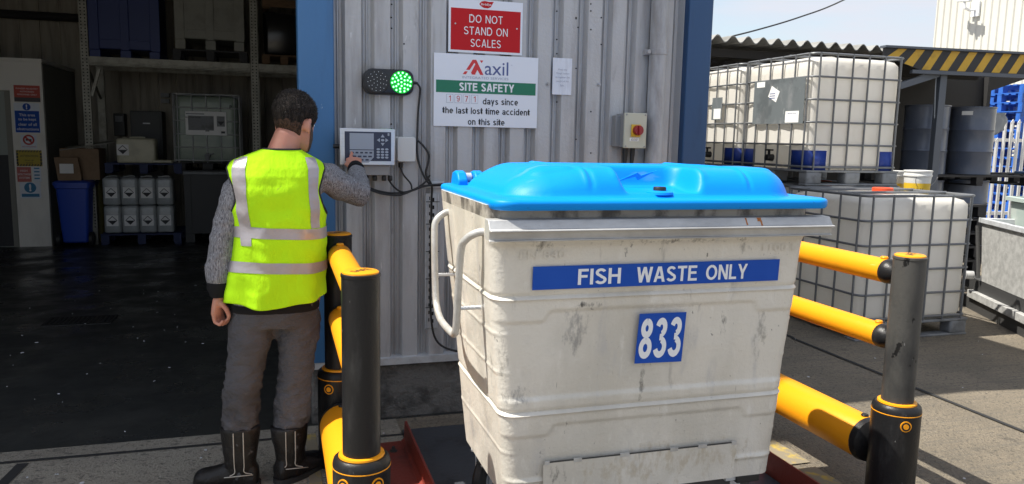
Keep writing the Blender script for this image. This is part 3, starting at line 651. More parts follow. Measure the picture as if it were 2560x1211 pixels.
cable([(.708,4.08,1.53),(.735,4.065,1.505),(.768,4.06,1.455),(.762,4.055,1.40),(.752,4.055,1.35),(.785,4.06,1.29),(.788,4.075,1.20),(.785,4.078,.85),(.79,4.075,.56),(.83,4.07,.42),(.95,4.06,.365),(1.1,4.06,.36)], .006, 'thick black cable looping past the junction box and down the tray')
cable([(.432,4.03,1.322),(.447,4.04,1.285),(.50,4.05,1.262),(.58,4.055,1.25),(.67,4.055,1.262),(.74,4.055,1.30),(.775,4.055,1.345)], .005, 'black cable leaving the terminal by its first gland')
cable([(.40,4.03,1.33),(.415,4.04,1.29),(.46,4.045,1.268),(.52,4.05,1.248),(.61,4.052,1.240),(.69,4.052,1.268),(.76,4.055,1.29),(.90,4.06,1.30)], .006, 'lowest black cable sagging under the terminal')
cable([(.552,4.03,1.322),(.575,4.04,1.29),(.61,4.05,1.262),(.655,4.052,1.250)], .005, 'short black cable from the last gland of the terminal')
cable([(.618,4.06,1.384),(.635,4.06,1.345),(.672,4.06,1.30),(.678,4.058,1.27)], .0045, 'thin black cable hanging from the junction box')
ct = thing('cable_tray', 'slotted grey steel cable tray running down the wall', 'cable tray', (.79,4.1,.5))
b = MB(); b.box(.758,.828,4.092,4.0975,.50,1.245); b.box(.758,.762,4.080,4.092,.50,1.245); b.box(.824,.828,4.080,4.092,.50,1.245)
for i in range(17): b.mi = 1; z = .53+i*.042; b.box(.797,.806,4.089,4.0925,z,z+.02); b.box(.778,.783,4.089,4.0925,z+.008,z+.026)
obj('channel', b, [K['galv'], K['hole']], ct, smooth=0)
b = MB()
for z in (.62,.78,.93,1.08,1.2): b.box(.756,.83,4.062,4.0655,z,z+.004)
obj('cable_tie', b, K['cable'], ct, smooth=0)
b = MB(); b.box(.755,.86,4.088,4.098,1.275,1.31); o = obj('bracket', b, K['galv'], ct, bevel=.003)

# ================================================================== BARRIERS
def post_group(th, x, y, dusty, badges):
    m = K['blackd'] if dusty else K['black']
    b = MB(); b.lathe([(.064,.0),(.064,1.085),(.066,1.087),(.066,1.096),(.062,1.098)], (x,y,0), 36); p = obj('post', b, m, th)
    b = MB(); b.lathe([(.0,1.0985),(.061,1.0985),(.060,1.103),(.055,1.106),(.0,1.106)], (x,y,0), 36); obj('cap', b, K['yellow'], p)
    b = text_mb('SAFE', (x,y,1.1062), (.8,.6,0), (-.6,.8,0), Z_, .03, .075, .01); obj('lettering', b, K['ink'], p, smooth=0)
    b = MB(); b.lathe([(.0655,.0),(.097,.004),(.098,.42),(.098,.445),(.094,.46),(.085,.468),(.075,.468)], (x,y,0), 40); obj('sleeve', b, K['black'], p)
    b = MB(); b.lathe([(.0652,.466),(.078,.4695),(.0765,.476),(.0652,.478)], (x,y,0), 36); obj('yellow_ring', b, K['yellow'], p)
    b = MB(); b.lathe([(.0985,.432),(.0992,.434),(.0985,.436)], (x,y,0), 40); obj('pinstripe', b, K['yellow'], p)
    for a in badges:
        n = V((sin(a), -cos(a), 0)); u = V((cos(a), sin(a), 0)); c = V((x,y,.395))+n*.0975; b = MB()
        b.mi = 0; b.prism(circ(0,0,.023,20), c, u, Z_, n, .003); b.mi = 1; b.prism(circ(0,0,.0185,20), c+n*.003, u, Z_, n, .001); b.mi = 0; b.prism(circ(0,0,.0115,16), c+n*.004, u, Z_, n, .001)
        obj('badge', b, [K['yellow'], K['black']], p, smooth=0)
    b = MB(); b.prism(circ(0,0,.13,4), (x,y,.0), X_, Y_, Z_, .012); obj('base_plate', b, K['black'], p)
def rail(th, x, y0, y1, z, r):
    b = MB(); e = .02; 
    pr = [(y0+.03, r*.9), (y0+.05, r), (y1-.05, r), (y1-.03, r*.9)]
    rings = [[V((x+q*cos(2*pi*k/32), yy, z+q*sin(2*pi*k/32))) for k in range(32)] for yy, q in pr]
    b.loft(rings); R_ = obj('rail', b, K['yellow'], th)
    for ya, yb in ((y0, y0+.06), (y1, y1-.06)):
        b = MB(); b.loft([[V((x+q*cos(2*pi*k/28), yy, z+q*sin(2*pi*k/28))) for k in range(28)] for yy, q in ((ya, r*.55), (ya+(yb-ya)*.45, r*.98), (yb-(yb-ya)*.1, r*1.03), (yb, r*1.0))]); obj('end_collar', b, K['black'], R_)
        b = MB(); yc = yb+(.02 if yb > ya else -.02); b.lathe([(.0,r-.002),(.015,r-.002),(.017,r+.004),(.014,r+.009),(.0,r+.010)], (x, yc, z), 14)
        obj('plug', b, K['black'] if r > .08 else K['yellow'], R_)
def barrier(x, label, dusty, bad1, bad2):
    th = thing('safety_barrier', label, 'barrier', (x,3.05,0))
    post_group(th, x, 2.54, dusty, bad1); post_group(th, x, 3.56, False, bad2)
    rail(th, x, 2.60, 3.50, 1.015, .052); rail(th, x, 2.60, 3.50, .731, .052); rail(th, x, 2.635, 3.465, .245, .098)
    return th
barrier(.255, 'black and yellow tubular barrier standing beside the man', False, (-.75,.45), (-.55,))
barrier(2.51, 'black and yellow tubular barrier right of the waste bin', True, (-.35,), (-.35,))

# ================================================================== SCALE
sc = thing('weighing_platform', 'steel floor scale with red angle edges under the waste bin', 'scale', (1.46,2.9,0))
b = MB(); b.box(.60,2.17,1.75,3.88,-.02,.012); obj('deck', b, K['deck'], sc)
for x0, s in ((.60,-1),(2.175,1)):
    b = MB(); y0, y1 = 1.75, 3.72; fw = .16 if s < 0 else .05
    P = [(0,0),(s*fw,0),(s*fw,.012),(s*.03,.014),(s*.014,.03),(s*.012,.115),(0,.118)]
    if s < 0: P = P[::-1]
    b.loft([[V((x0+px, yy, pz+.0045)) for px, pz in P] for yy in (y0, y1)])
    e = obj('edge_angle', b, K['red'], sc, bevel=.003)
    for yy in ((3.6, 2.9, 2.2) if s < 0 else ()):
        b = MB(); c = (x0+s*.085, yy, .016); b.lathe([(.022,0),(.022,.003),(.014,.0035),(.014,.012),(.008,.0125),(.007,.026),(.0,.027)], c, 6); obj('bolt', b, K['troughd'], e)

# ================================================================== WASTE BIN
wb = thing('waste_container', 'dented galvanised fish waste container with bright blue lid on the scale', 'waste bin', (1.2,2.65,.012))
ZB, ZT = .345, 1.345
def bx0(z): return .702-(z-.36)*.095
def bx1(z): return 1.724+(z-.36)*.062
def by0(z): return 2.293-(z-.36)*.046
def by1(z): return 2.915+(z-.36)*.085
def sst(a, b, x):
    t = max(0, min(1, (x-a)/(b-a))); return t*t*(3-2*t)
def bead(z, c, w): return math.exp(-((z-c)/w)**2)
def relief(u, z, side):
    """outward relief in metres over one face; u runs 0..1 along it"""
    d = .009*sst(1.052,1.046,z)*0
    am = 1 if side == 0 else .6
    d += am*(.006*bead(z,1.046,.0045)-.006*bead(z,1.057,.005))
    d += am*(.006*bead(z,.656,.0045)-.006*bead(z,.667,.005))
    if side == 0:
        k = sst(.10,.135,u)*sst(.90,.865,u)
        lo = .965+.035*k; d -= .007*sst(lo+.012,lo-.004,z)*sst(.70,.72,z)
        lo = .575+.035*k; d -= .007*sst(lo+.012,lo-.004,z)
        d += .008*bead(z,.42,.008)*(1-sst(.10,.13,u)*sst(.85,.82,u))
        d += .012*bead(z,1.232,.012)
    elif side == 3 or side == 1:
        for c in (.93,.80,.52): d += .0028*bead(z,c,.006)
        d -= .006*bead(u,.30,.012)*sst(.70,.72,z)+.006*bead(u,.78,.012)*sst(.70,.72,z)
    return d
def bin_ring(z):
    x0, x1, y0, y1, r = bx0(z), bx1(z), by0(z), by1(z), .055
    pts = []
    def face(a, b, n_out, side, n):
        a, b = V((*a, z)), V((*b, z))
        for i in range(n):
            u = i/n; pts.append(a+(b-a)*u+V((*n_out, 0))*relief(u, z, side))
    def arc(cx, cy, a0, n=8, s0=0, s1=0):
        for i in range(n):
            t = a0+pi/2*i/n; d = relief(1, z, s0)*(1-i/n)+relief(0, z, s1)*i/n
            pts.append(V((cx+(r+d)*cos(t), cy+(r+d)*sin(t), z)))
    face((x0+r,y0),(x1-r,y0),(0,-1),0,110); arc(x1-r,y0+r,1.5*pi,8,0,1)
    face((x1,y0+r),(x1,y1-r),(1,0),1,40); arc(x1-r,y1-r,0,8,1,2)
    face((x1-r,y1),(x0+r,y1),(0,1),2,10); arc(x0+r,y1-r,pi/2,8,2,3)
    face((x0,y1-r),(x0,y0+r),(-1,0),3,60); arc(x0+r,y0+r,pi,8,3,0)
    return pts
zs = [ZB+(1.345-ZB)*i/190 for i in range(191)]
def dent(p): return .0045*noise.noise(p*V((3.1,3.1,3.1)) if False else V((p.x*3.1,p.y*3.1,p.z*3.1)))+.0016*noise.noise(V((p.x*11,p.y*11,p.z*11)))
rings = []
for z in zs:
    rg = bin_ring(z)
    for p in rg:
        c = V((1.2,2.64,p.z)); dd = (p-c).normalized(); p += dd*dent(p)
    rings.append(rg)
b = MB(); b.mi = 0; b.loft(rings)
for i, f in enumerate(b.f):
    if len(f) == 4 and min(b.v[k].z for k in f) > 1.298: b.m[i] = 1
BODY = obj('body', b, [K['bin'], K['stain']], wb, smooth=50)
def front(mbx, off=.004):
    for v in mbx.v: v.y += by0(v.z)
    return mbx
def onface(mbx, off):
    for v in mbx.v: v.y = by0(v.z)-off+(v.y)
    return mbx
b = MB(); b.box(.758,1.660,-.0012,0,1.0775,1.153); 
for v in b.v: v.z += (v.x-1.2)*.001
bn = obj('banner', onface(b, .008), K['sblue'], wb, smooth=0)
b = MB()
for t_, cx, w_ in (('FISH',.985,.149),('WASTE',1.228,.222),('ONLY',1.453,.160)):
    m_ = grot(t_, (cx,-.0014,1.115), X_, Z_, -Y_, .052, w_, .165, .09); b.add(m_.v, m_.f)
obj('lettering', onface(b, .008), K['white'], bn, smooth=0)
b = MB(); b.prism([(1.130,.810),(1.306,.806),(1.312,.980),(1.138,.982)], (0,0,0), X_, Z_, -Y_, .0012)
pl = obj('number_plate', onface(b, .0065), K['sblue'], wb, smooth=0)
b = MB()
for i, d in enumerate('833'):
    m_ = grot(d, (1.1665+i*.0545,-.0014,.895), X_, Z_, -Y_, .140, .0475, .165); b.add(m_.v, m_.f)
for v in b.v: v.x += (v.z-.895)*.04
obj('lettering', onface(b, .0065), K['white'], pl, smooth=0)
PLX = [(.825,.352),(1.548,.352),(1.556,.478),(1.548,.486),(.832,.486),(.822,.478)]
b = MB(); b.prism(PLX, (0,0,0), X_, Z_, -Y_, .004); ap = obj('access_plate', onface(b, .0055), K['bin'], wb, smooth=0)
b = MB()
for xa, xb in ((.84,.93),(.955,1.10),(1.13,1.29),(1.315,1.40),(1.43,1.535)): b.box(xa,xb,-.0048,0,.486,.4895)
obj('weld_seam', onface(b, .0055), K['troughd'], ap, smooth=0)
b = MB()
for xa, xb in ((.826,.842),(.928,.957),(1.098,1.132),(1.288,1.318),(1.398,1.432),(1.533,1.552)): b.box(xa,xb,-.0062,0,.480,.4925)
obj('weld_bead', onface(b, .0055), K['hgalv'], ap, smooth=0)
b = MB()                                       # front lifting rail
YR0 = by0(1.27)
P = [(0,1.306),(-.040,1.304),(-.058,1.2775),(-.070,1.2765),(-.072,1.2735),(-.070,1.2705),(-.054,1.2695),(-.050,1.246),(-.060,1.243),(-.058,1.240),(0,1.244)]
b.loft([[V((xx, YR0+py, pz)) for py, pz in P] for xx in (.600,1.824)])
RL = obj('lifting_rail', b, K['rail'], wb, bevel=.0015)
b = MB()
for xx, w_, za, zb_ in ((1.487,.0025,1.281,1.303),(1.538,.007,1.292,1.3035),(1.543,.003,1.2785,1.292)):
    b.loft([[V((xx-w_*k*(1 if m_ else 1.3), YR0-.0402-(1.304-z)*.68-e, z)) for k, e in ((-1,0),(-.3,.001),(.4,.001),(1,0))] for z, m_ in ((za,0),((za+zb_)/2,1),(zb_,0))], False, False)
b.loft([[V((1.540+k*.012, YR0-.0545+.008*(1-0), z)) for k in (-1,-.2,.5,1)] for z in (1.2690,1.262)], False, False); obj('rust_streak', b, K['rust'], RL, smooth=0)
# embossed lettering high on the body
b = text_mb('EN 840', (.79,0,1.19), X_, Z_, -Y_, .026, .15); obj('lettering', onface(b,.0062), K['bin'], BODY, smooth=0)
b = text_mb('1100 L', (1.66,0,1.195), X_, Z_, -Y_, .024, .14); obj('lettering', onface(b,.0062), K['bin'], BODY, smooth=0)
# lid: one moulded height field with a turned-down skirt
lx0, lx1, ly0, ly1 = .618, 1.832, 2.195, 3.06
def rr_sd(x, y, x0, x1, y0, y1, r):
    cx, cy, hx, hy = (x0+x1)/2, (y0+y1)/2, (x1-x0)/2-r, (y1-y0)/2-r
    qx, qy = abs(x-cx)-hx, abs(y-cy)-hy
    return sqrt(max(qx,0)**2+max(qy,0)**2)+min(max(qx,qy),0)-r
def lid_z(x, y):
    z = 1.366
    d = -rr_sd(x, y, .690, 1.775, 2.285, 2.985, .15)
    w = .11+.16*sst(1.0,.70,x)
    if d > 0:
        t = min(1, d/w); z += .086*max(0, 1-(1-t)**2.6)**.85
    z += .006*sst(-.006,.022,d)
    for gx_, s_ in ((.955,1),(.975,-1),(1.545,1),(1.562,-1)):
        if d > .01: z += s_*.006*math.exp(-((x-gx_)/.008)**2)
    for px0, px1 in ((.79,.93),(1.585,1.70)):                       # raised window outlines
        q = rr_sd(x, y, px0, px1, 2.37, 2.56, .03); z += .0050*sst(.010,-.010,q)
    q = rr_sd(x, y, 1.075, 1.372, 2.20, 2.49, .055)                   # hand scoop cut into the dome
    k = sst(.012,-.030,q); z = z*(1-k)+min(z, 1.378+.012*sst(2.36,2.46,y))*k
    q2 = abs(rr_sd(x, y, 1.06, 1.39, 2.20, 2.505, .06)); 
    if d > .03: z += .004*math.exp(-(q2/.012)**2)
    return z
b = MB(); NX, NY = 210, 130; idx = {}
def lid_pt(i, j):
    """grid squeezed into a rounded rectangle"""
    u, v = 2*i/NX-1, 2*j/NY-1
    m_ = max(abs(u), abs(v)); x = (lx0+lx1)/2+u*(lx1-lx0)/2; y = (ly0+ly1)/2+v*(ly1-ly0)/2
    r = .07; cxx = lx0+r if x < lx0+r else (lx1-r if x > lx1-r else x); cyy = ly0+r if y < ly0+r else (ly1-r if y > ly1-r else y)
    dx, dy = x-cxx, y-cyy
    if dx and dy:
        mm = max(abs(dx),abs(dy)); L_ = sqrt(dx*dx+dy*dy); x, y = cxx+dx/L_*mm, cyy+dy/L_*mm
    return x, y
for j in range(NY+1):
    for i in range(NX+1):
        x, y = lid_pt(i, j); e = max(0, rr_sd(x, y, lx0, lx1, ly0, ly1, .07)+.012)/.012
        idx[i,j] = len(b.v); b.v.append(V((x, y, lid_z(x, y)-.006*e*e)))
for j in range(NY):
    for i in range(NX): b.f.append([idx[i,j], idx[i+1,j], idx[i+1,j+1], idx[i,j+1]]); b.m.append(0)
per = [(i,0) for i in range(NX)]+[(NX,j) for j in range(NY)]+[(i,NY) for i in range(NX,0,-1)]+[(0,j) for j in range(NY,0,-1)]
top = [idx[p] for p in per]; lev = [top]
for dz, ins in ((.006,-.002),(.021,.001),(.025,.006),(.014,.011)):
    r_ = []
    for k in top:
        p = b.v[k]; c = V((1.22,2.63,0)); n = V((1 if p.x > 1.6 else (-1 if p.x < .8 else 0), 1 if p.y > 2.9 else (-1 if p.y < 2.35 else 0), 0))
        cx_ = min(max(p.x, lx0+.07), lx1-.07); cy_ = min(max(p.y, ly0+.07), ly1-.07); n = V((p.x-cx_, p.y-cy_, 0)); n = n.normalized() if n.length > 1e-6 else V((0,0,0))
        r_.append(len(b.v)); b.v.append(V((p.x-n.x*ins, p.y-n.y*ins, 1.358-dz)))
    lev.append(r_)
n = len(top)
for a, c in zip(lev, lev[1:]):
    for k in range(n): b.f.append([a[k], a[(k+1)%n], c[(k+1)%n], c[k]]); b.m.append(0)
LID = obj('lid', b, K['lid'], wb, smooth=60)
b = MB(); b.lathe([(.0,.014),(.020,.014),(.022,.010),(.022,0)], (1.222,2.318,1.385), 20); obj('lid_lock', b, K['rubber'], LID)
b = MB(); b.lathe([(.046,-.002),(.044,.006),(.036,.010),(.022,.0105)], (1.222,2.318,1.376), 24); obj('lock_boss', b, K['lid'], LID)
b = MB()
z0 = 1.418
b.prism([(1.115,0),(1.195,.020),(1.205,.008),(1.275,.042),(1.215,.024),(1.200,.034)], (0,2.452,z0-.012), X_, Z_, -Y_, .006); obj('bolt_emblem', b, K['lid'], LID, smooth=0)
for xx in (.665,.735,1.60,1.68):
    b = MB(); b.loft([[V((xx+e, y_, z_)) for y_, z_ in ((2.90,1.345),(2.90,1.385),(2.925,1.412),(2.965,1.420),(3.01,1.412),(3.03,1.38),(3.03,1.345))] for e in (0,.038)]); obj('hinge_lug', b, K['lid'], LID, bevel=.006)
for xx in (.70,1.64):
    b = MB(); b.cyl((xx-.02,2.965,1.392),(xx+.06,2.965,1.392),.011,.011,14); b.cyl((xx+.008,2.965,1.392),(xx+.030,2.965,1.392),.019,.019,14); obj('hinge_pin', b, K['galv'], LID)
# carrying handles on both ends
for side in (0, 1):
    f_ = (lambda x_: x_) if side == 0 else (lambda x_: 2.41-x_)
    pts = [(.625,2.33,1.255),(.60,2.345,1.25),(.572,2.375,1.225),(.562,2.41,1.17),(.562,2.455,.93),(.562,2.475,.895),(.562,2.52,.882),(.562,2.70,.882),(.562,2.78,.91),(.562,2.815,.965),(.562,2.845,1.18),(.570,2.85,1.235),(.600,2.85,1.262),(.625,2.85,1.268)]
    b = MB(); b.tube(smoothpath([(f_(a),y_,z_) for a,y_,z_ in pts], 4), 0.0128, 12)
    H_ = obj('handle', b, K['hgalv'], wb)
    for y_, z_ in ((2.445,.985),(2.83,1.03)):
        b = MB(); b.cyl((f_(.562),y_,z_),(f_(.66),y_,z_),.007,.007,10); obj('stay', b, K['steel'], H_)
# castors and under-frame
b = MB(); b.box(.74,1.66,2.34,2.40,.29,.343); b.box(.74,1.66,2.84,2.90,.29,.343); obj('under_frame', b, K['troughd'], wb)
for cx, cy, sw in ((.80,2.97,.9),(1.60,2.97,1.0),(.80,2.38,.6),(1.60,2.36,-.5)):
    d = V((cos(sw), sin(sw), 0)); nrm = V((-d.y, d.x, 0)); c = V((cx,cy,.115)) + d*.03
    b = MB()
    pr = [(.055,-.022),(.092,-.022),(.100,-.012),(.100,.012),(.092,.022),(.055,.022)]
    b.loft([[c+nrm*h_+(d*cos(2*pi*k/28)+Z_*sin(2*pi*k/28))*r_ for k in range(28)] for r_, h_ in pr]); Wh = obj('castor_wheel', b, K['rubber'], wb)
    b = MB(); b.loft([[c+nrm*h_+(d*cos(2*pi*k/20)+Z_*sin(2*pi*k/20))*r_ for k in range(20)] for r_, h_ in ((.012,-.028),(.030,-.026),(.056,-.018),(.056,.018),(.030,.026),(.012,.028))]); obj('hub', b, K['galv'], Wh)
    b = MB()
    for s in (-1,1): b.obox(c+nrm*.032*s+Z_*.062-d*.008, d*.022, nrm*.003, Z_*.075)
    b.obox(V((cx,cy,.262)), d*.045, nrm*.036, Z_*.006); b.cyl((cx,cy,.262),(cx,cy,.346),.03,.03,16); b.box(cx-.06,cx+.06,cy-.05,cy+.05,.326,.342); obj('fork', b, K['galv'], Wh, bevel=.002)
b = MB(); b.box(1.58,1.675,2.30,2.42,.318,.3445); obj('corner_plate', b, K['rubber'], wb, bevel=.003)

exec_person = True
# ================================================================== PERSON
PY = 3.43
pe = thing('person', 'man in a lime hi-vis vest, grey joggers and black boots pressing the keypad', 'person', (-.08,PY,0))
def ell(c, ax, ay, rx, ry, n=32, ex=2.0):
    pts = []
    for k in range(n):
        a = 2*pi*k/n; ca, sa = cos(a), sin(a)
        pts.append(V(c)+V(ax)*(rx*math.copysign(abs(ca)**(2/ex), ca))+V(ay)*(ry*math.copysign(abs(sa)**(2/ex), sa)))
    return pts
def limb(b, pts, rad, n=18, sq=1.0):
    """round, tapered limb with closed rounded ends"""
    P = [V(p) for p in pts]; 
    P = [P[0]-(P[1]-P[0]).normalized()*rad[0]*.6]+P+[P[-1]+(P[-1]-P[-2]).normalized()*rad[-1]*.6]
    R_ = [rad[0]*.45]+list(rad)+[rad[-1]*.45]
    b.tube(P, 0, n, R_, sq)
# ---- head frame
HC = V((.070, 3.470, 1.600)); ya = radians(40); pt = radians(12)
hf = V((sin(ya)*cos(pt), cos(ya)*cos(pt), -sin(pt))); hr = V((cos(ya), -sin(ya), 0)); hu = hr.cross(hf)
HP = [(-.122,.058,.022,.026),(-.112,.052,.040,.044),(-.09,.040,.052,.060),(-.06,.024,.061,.078),(-.03,.010,.068,.090),(.0,.004,.072,.096),(.035,.0,.074,.097),(.065,-.003,.067,.088),(.09,-.006,.052,.070),(.107,-.008,.034,.046),(.117,-.008,.015,.020)]
def hsec(h):
    if h <= HP[0][0]: return HP[0][1:]
    for a, c in zip(HP, HP[1:]):
        if h <= c[0]:
            t = (h-a[0])/(c[0]-a[0]); return tuple(a[i]*(1-t)+c[i]*t for i in (1,2,3))
    return HP[-1][1:]
def hpt(th_, h, off=0.):
    cf, w_, l_ = hsec(h); return HC+hu*(h+off*max(0,(h-.06)/.06))+hf*(cf+(l_+off)*cos(th_))+hr*((w_+off)*sin(th_))
b = MB()
b.loft([[hpt(2*pi*k/28, h) for k in range(28)] for h in [x_[0] for x_ in HP]])
limb(b, [HC+hf*.098-hu*.005, HC+hf*.112-hu*.028, HC+hf*.106-hu*.042], [.008,.012,.010], 10)      # nose
limb(b, [HC+hf*.088+hr*-.04+hu*.02, HC+hf*.098+hu*.022, HC+hf*.088+hr*.04+hu*.02], [.008,.008,.008], 10)   # brow
limb(b, [HC+hf*.082+hr*-.02-hu*.068, HC+hf*.092-hu*.068, HC+hf*.082+hr*.02-hu*.068], [.008,.009,.008], 10)  # lips
for s in (-1, 1):                                                                            # ears
    c = HC+hr*((.078 if s > 0 else .069)*s)-hf*(.008 if s > 0 else -.004)-hu*.018
    ea = (hf*.86-hr*(s*.5)).normalized(); eo = (hr*(s*.86)+hf*.5).normalized()
    b.loft([ell(c+eo*o_-ea*.004, ea, hu, .020*k_, .033*k_, 16) for o_, k_ in ((-.014,.6),(0,.8),(.008,1),(.013,1.0),(.016,.85),(.013,.6))])
# neck, torso core
limb(b, [(.045,3.445,1.545),(.025,3.44,1.49),(.012,3.437,1.43)], [.056,.060,.072], 22)
b.loft([ell((cx,3.437,z), X_, Y_, rx, ry, 32, 2.4) for z,cx,rx,ry in ((.82,-.02,.13,.10),(1.0,-.01,.14,.10),(1.15,0,.14,.10),(1.30,0,.155,.10),(1.38,0,.15,.09),(1.43,.005,.10,.07),(1.46,.01,.06,.05))])
# arm cores
SHR, ELR, WRR = V((.172,3.45,1.375)), V((.352,3.60,1.285)), V((.362,3.825,1.398))
SHL, ELL, WRL = V((-.160,3.44,1.345)), V((-.226,3.425,1.095)), V((-.250,3.405,.865))
limb(b, [SHR, ELR, WRR], [.034,.032,.026], 16); limb(b, [SHL, ELL, WRL], [.034,.032,.027], 16)
# legs
HL, KL, AL = V((-.115,3.445,.84)), V((-.158,3.43,.50)), V((-.185,3.42,.12))
HR, KR, AR = V((.085,3.445,.84)), V((.058,3.45,.49)), V((.03,3.45,.12))
limb(b, [HL, KL, AL], [.085,.055,.040], 18); limb(b, [HR, KR, AR], [.085,.055,.040], 18)
# right hand: pointing at the keys
wd = (V((.357,3.952,1.462))-WRR).normalized()
kn = WRR+V((-.004,.058,.030))
b.loft([ell(p, X_, V((0,-.45,.9)), a_, c_, 14, 2.3) for p, a_, c_ in ((WRR,.026,.020),(WRR+V((0,.03,.014)),.034,.019),(kn,.040,.016),(kn+V((0,.006,.004)),.032,.012))])
limb(b, [kn+V((-.012,0,.0)), kn+V((-.010,.032,.016)), V((.356,3.934,1.458)), V((.354,3.950,1.464))], [.0095,.009,.008,.007], 10)
for i, dx in enumerate((.008,.024,.038)):
    k0 = kn+V((dx-.004,-.003,-.002)); limb(b, [k0, k0+V((0,.026-.003*i,.006)), k0+V((0,.030-.003*i,-.016)), k0+V((0,.008,-.026))], [.0095-.0006*i]*2+[.0085-.0006*i,.0075], 10)
limb(b, [WRR+V((-.024,.018,.0)), WRR+V((-.040,.040,.008)), WRR+V((-.034,.064,.008)), WRR+V((-.022,.078,.004))], [.012,.011,.0095,.008], 10)
# left hand: hanging, half closed
w0 = WRL+V((0,0,-.01))
b.loft([ell(p, V((.55,.83,0)), V((.83,-.55,0)), a_, c_, 14, 2.3) for p, a_, c_ in ((w0,.026,.021),(w0+V((-.004,.006,-.03)),.034,.019),(w0+V((-.006,.012,-.065)),.041,.017),(w0+V((-.005,.013,-.078)),.036,.013))])
k0 = w0+V((-.006,.013,-.074))
for i, s in enumerate((-.028,-.009,.010,.027)):
    a0 = k0+V((.55,.83,0))*s; q = (.028,.031,.030,.025)[i]
    limb(b, [a0, a0+V((.004,.0,-q)), a0+V((.024,-.012,-q-.010)), a0+V((.036,-.020,-q+.008))], [.0098,.0092,.0085,.0075], 10)
limb(b, [w0+V((.010,-.014,-.02)), w0+V((.030,-.018,-.045)), w0+V((.040,-.014,-.075)), w0+V((.036,-.010,-.090))], [.0125,.0115,.010,.008], 10)
body = obj('body', b, K['skin'], pe); remesh(body, .0048, 3, .5)
for s in (-1,1):
    b = MB(); c = HC+hf*.081+hr*(.033*s)+hu*.004
    b.lathe([(.0005,-.011),(.006,-.009),(.011,0),(.006,.009),(.0005,.011)], c, 12); obj('eye', b, K['labelw'], pe)
# ---- hair: thick cap, thin at the nape, with short blades
def hairline(a):                      # a = angle from the face, 0..pi
    if a < .75: return .062
    if a < 1.25: return .062-.075*sst(.75,1.1,a)
    if a < 1.75: return -.012+.016*sst(1.25,1.5,a)
    return .004-.068*sst(1.75,2.15,a)
def hoff(a, h): return .003+.009*sst(-.06,.07,h)+.003*sst(.0,.1,h)
b = MB(); NA, NH = 72, 40; g = {}
for i in range(NA):
    th_ = 2*pi*i/NA; a = th_ if th_ <= pi else 2*pi-th_; h0 = hairline(a)
    for j in range(NH+1):
        h = h0+(.1165-h0)*(j/NH); o_ = hoff(a, h)*sst(0,.2,j/NH)+.0012
        p = hpt(th_, h, o_); nn = noise.noise(p*38)*.003+noise.noise(p*90)*.002; p += (p-HC).normalized()*nn*min(1,j/6)
        g[i,j] = len(b.v); b.v.append(p)
for i in range(NA):
    for j in range(NH): b.f.append([g[i,j], g[(i+1)%NA,j], g[(i+1)%NA,j+1], g[i,j+1]]); b.m.append(0)
b.f.append([g[i,NH] for i in range(NA)]); b.m.append(0)
rh = random.Random(5)
for k in range(5200):
    th_ = rh.uniform(0,2*pi); a = th_ if th_ <= pi else 2*pi-th_; h0 = hairline(a); h = h0+(.116-h0)*rh.random()**.8
    o_ = hoff(a,h)*sst(0,.2,(h-h0)/(.1165-h0)); p = hpt(th_, h, o_*.75); nrm_ = (hpt(th_,h,.02)-hpt(th_,h,0)).normalized()
    L_ = .004+.013*sst(-.02,.09,h); dr = (nrm_*.42+hf*rh.uniform(-.1,.9)*sst(0,.08,h)-hu*.7*(1-sst(.0,.1,h))+V((rh.uniform(-.25,.25),rh.uniform(-.25,.25),rh.uniform(-.2,.3)))).normalized()
    sd = dr.cross(nrm_).normalized()*.0011; b.mi = 2 if rh.random() < .35 else 0; b.add([p-sd, p+sd, p+dr*L_], [(0,1,2)])
for i_, f in enumerate(b.f):
    if len(f) == 4:
        q_ = sum((b.v[k] for k in f), V((0,0,0)))/4; hh_ = (q_-HC).dot(hu)+.012*noise.noise(q_*60)
        if hh_ < -.012 and (q_-HC).dot(hf) < .03: b.m[i_] = 1
K['fade'] = mat('clipped_hair', (.075,.046,.034), .8, 0, [((.022,.016,.013), 130, (1,1,.4), .42, .6, .85)], (.5, 160, (1,1,.4), .003), spec=.15)
K['strand'] = mat('hair_strand', (.075,.062,.054), .5)
obj('hair', b, [K['hair'], K['fade'], K['strand']], pe, smooth=60)
b = MB(); g = {}; na = 30                       # beard along the jaw
for i in range(na+1):
    th_ = -1.35+2.7*i/na; a = abs(th_); ht = -.052 if a < .8 else -.052+.045*sst(.8,1.3,a)
    for j in range(9):
        h = -.121+(ht+.121)*j/8; p = hpt(th_, h, .0022+.002*noise.noise(V((th_*6,h*90,0)))); g[i,j] = len(b.v); b.v.append(p)
for i in range(na):
    for j in range(8): b.f.append([g[i,j],g[i+1,j],g[i+1,j+1],g[i,j+1]]); b.m.append(0)
obj('beard', b, K['stub'], pe, smooth=60)
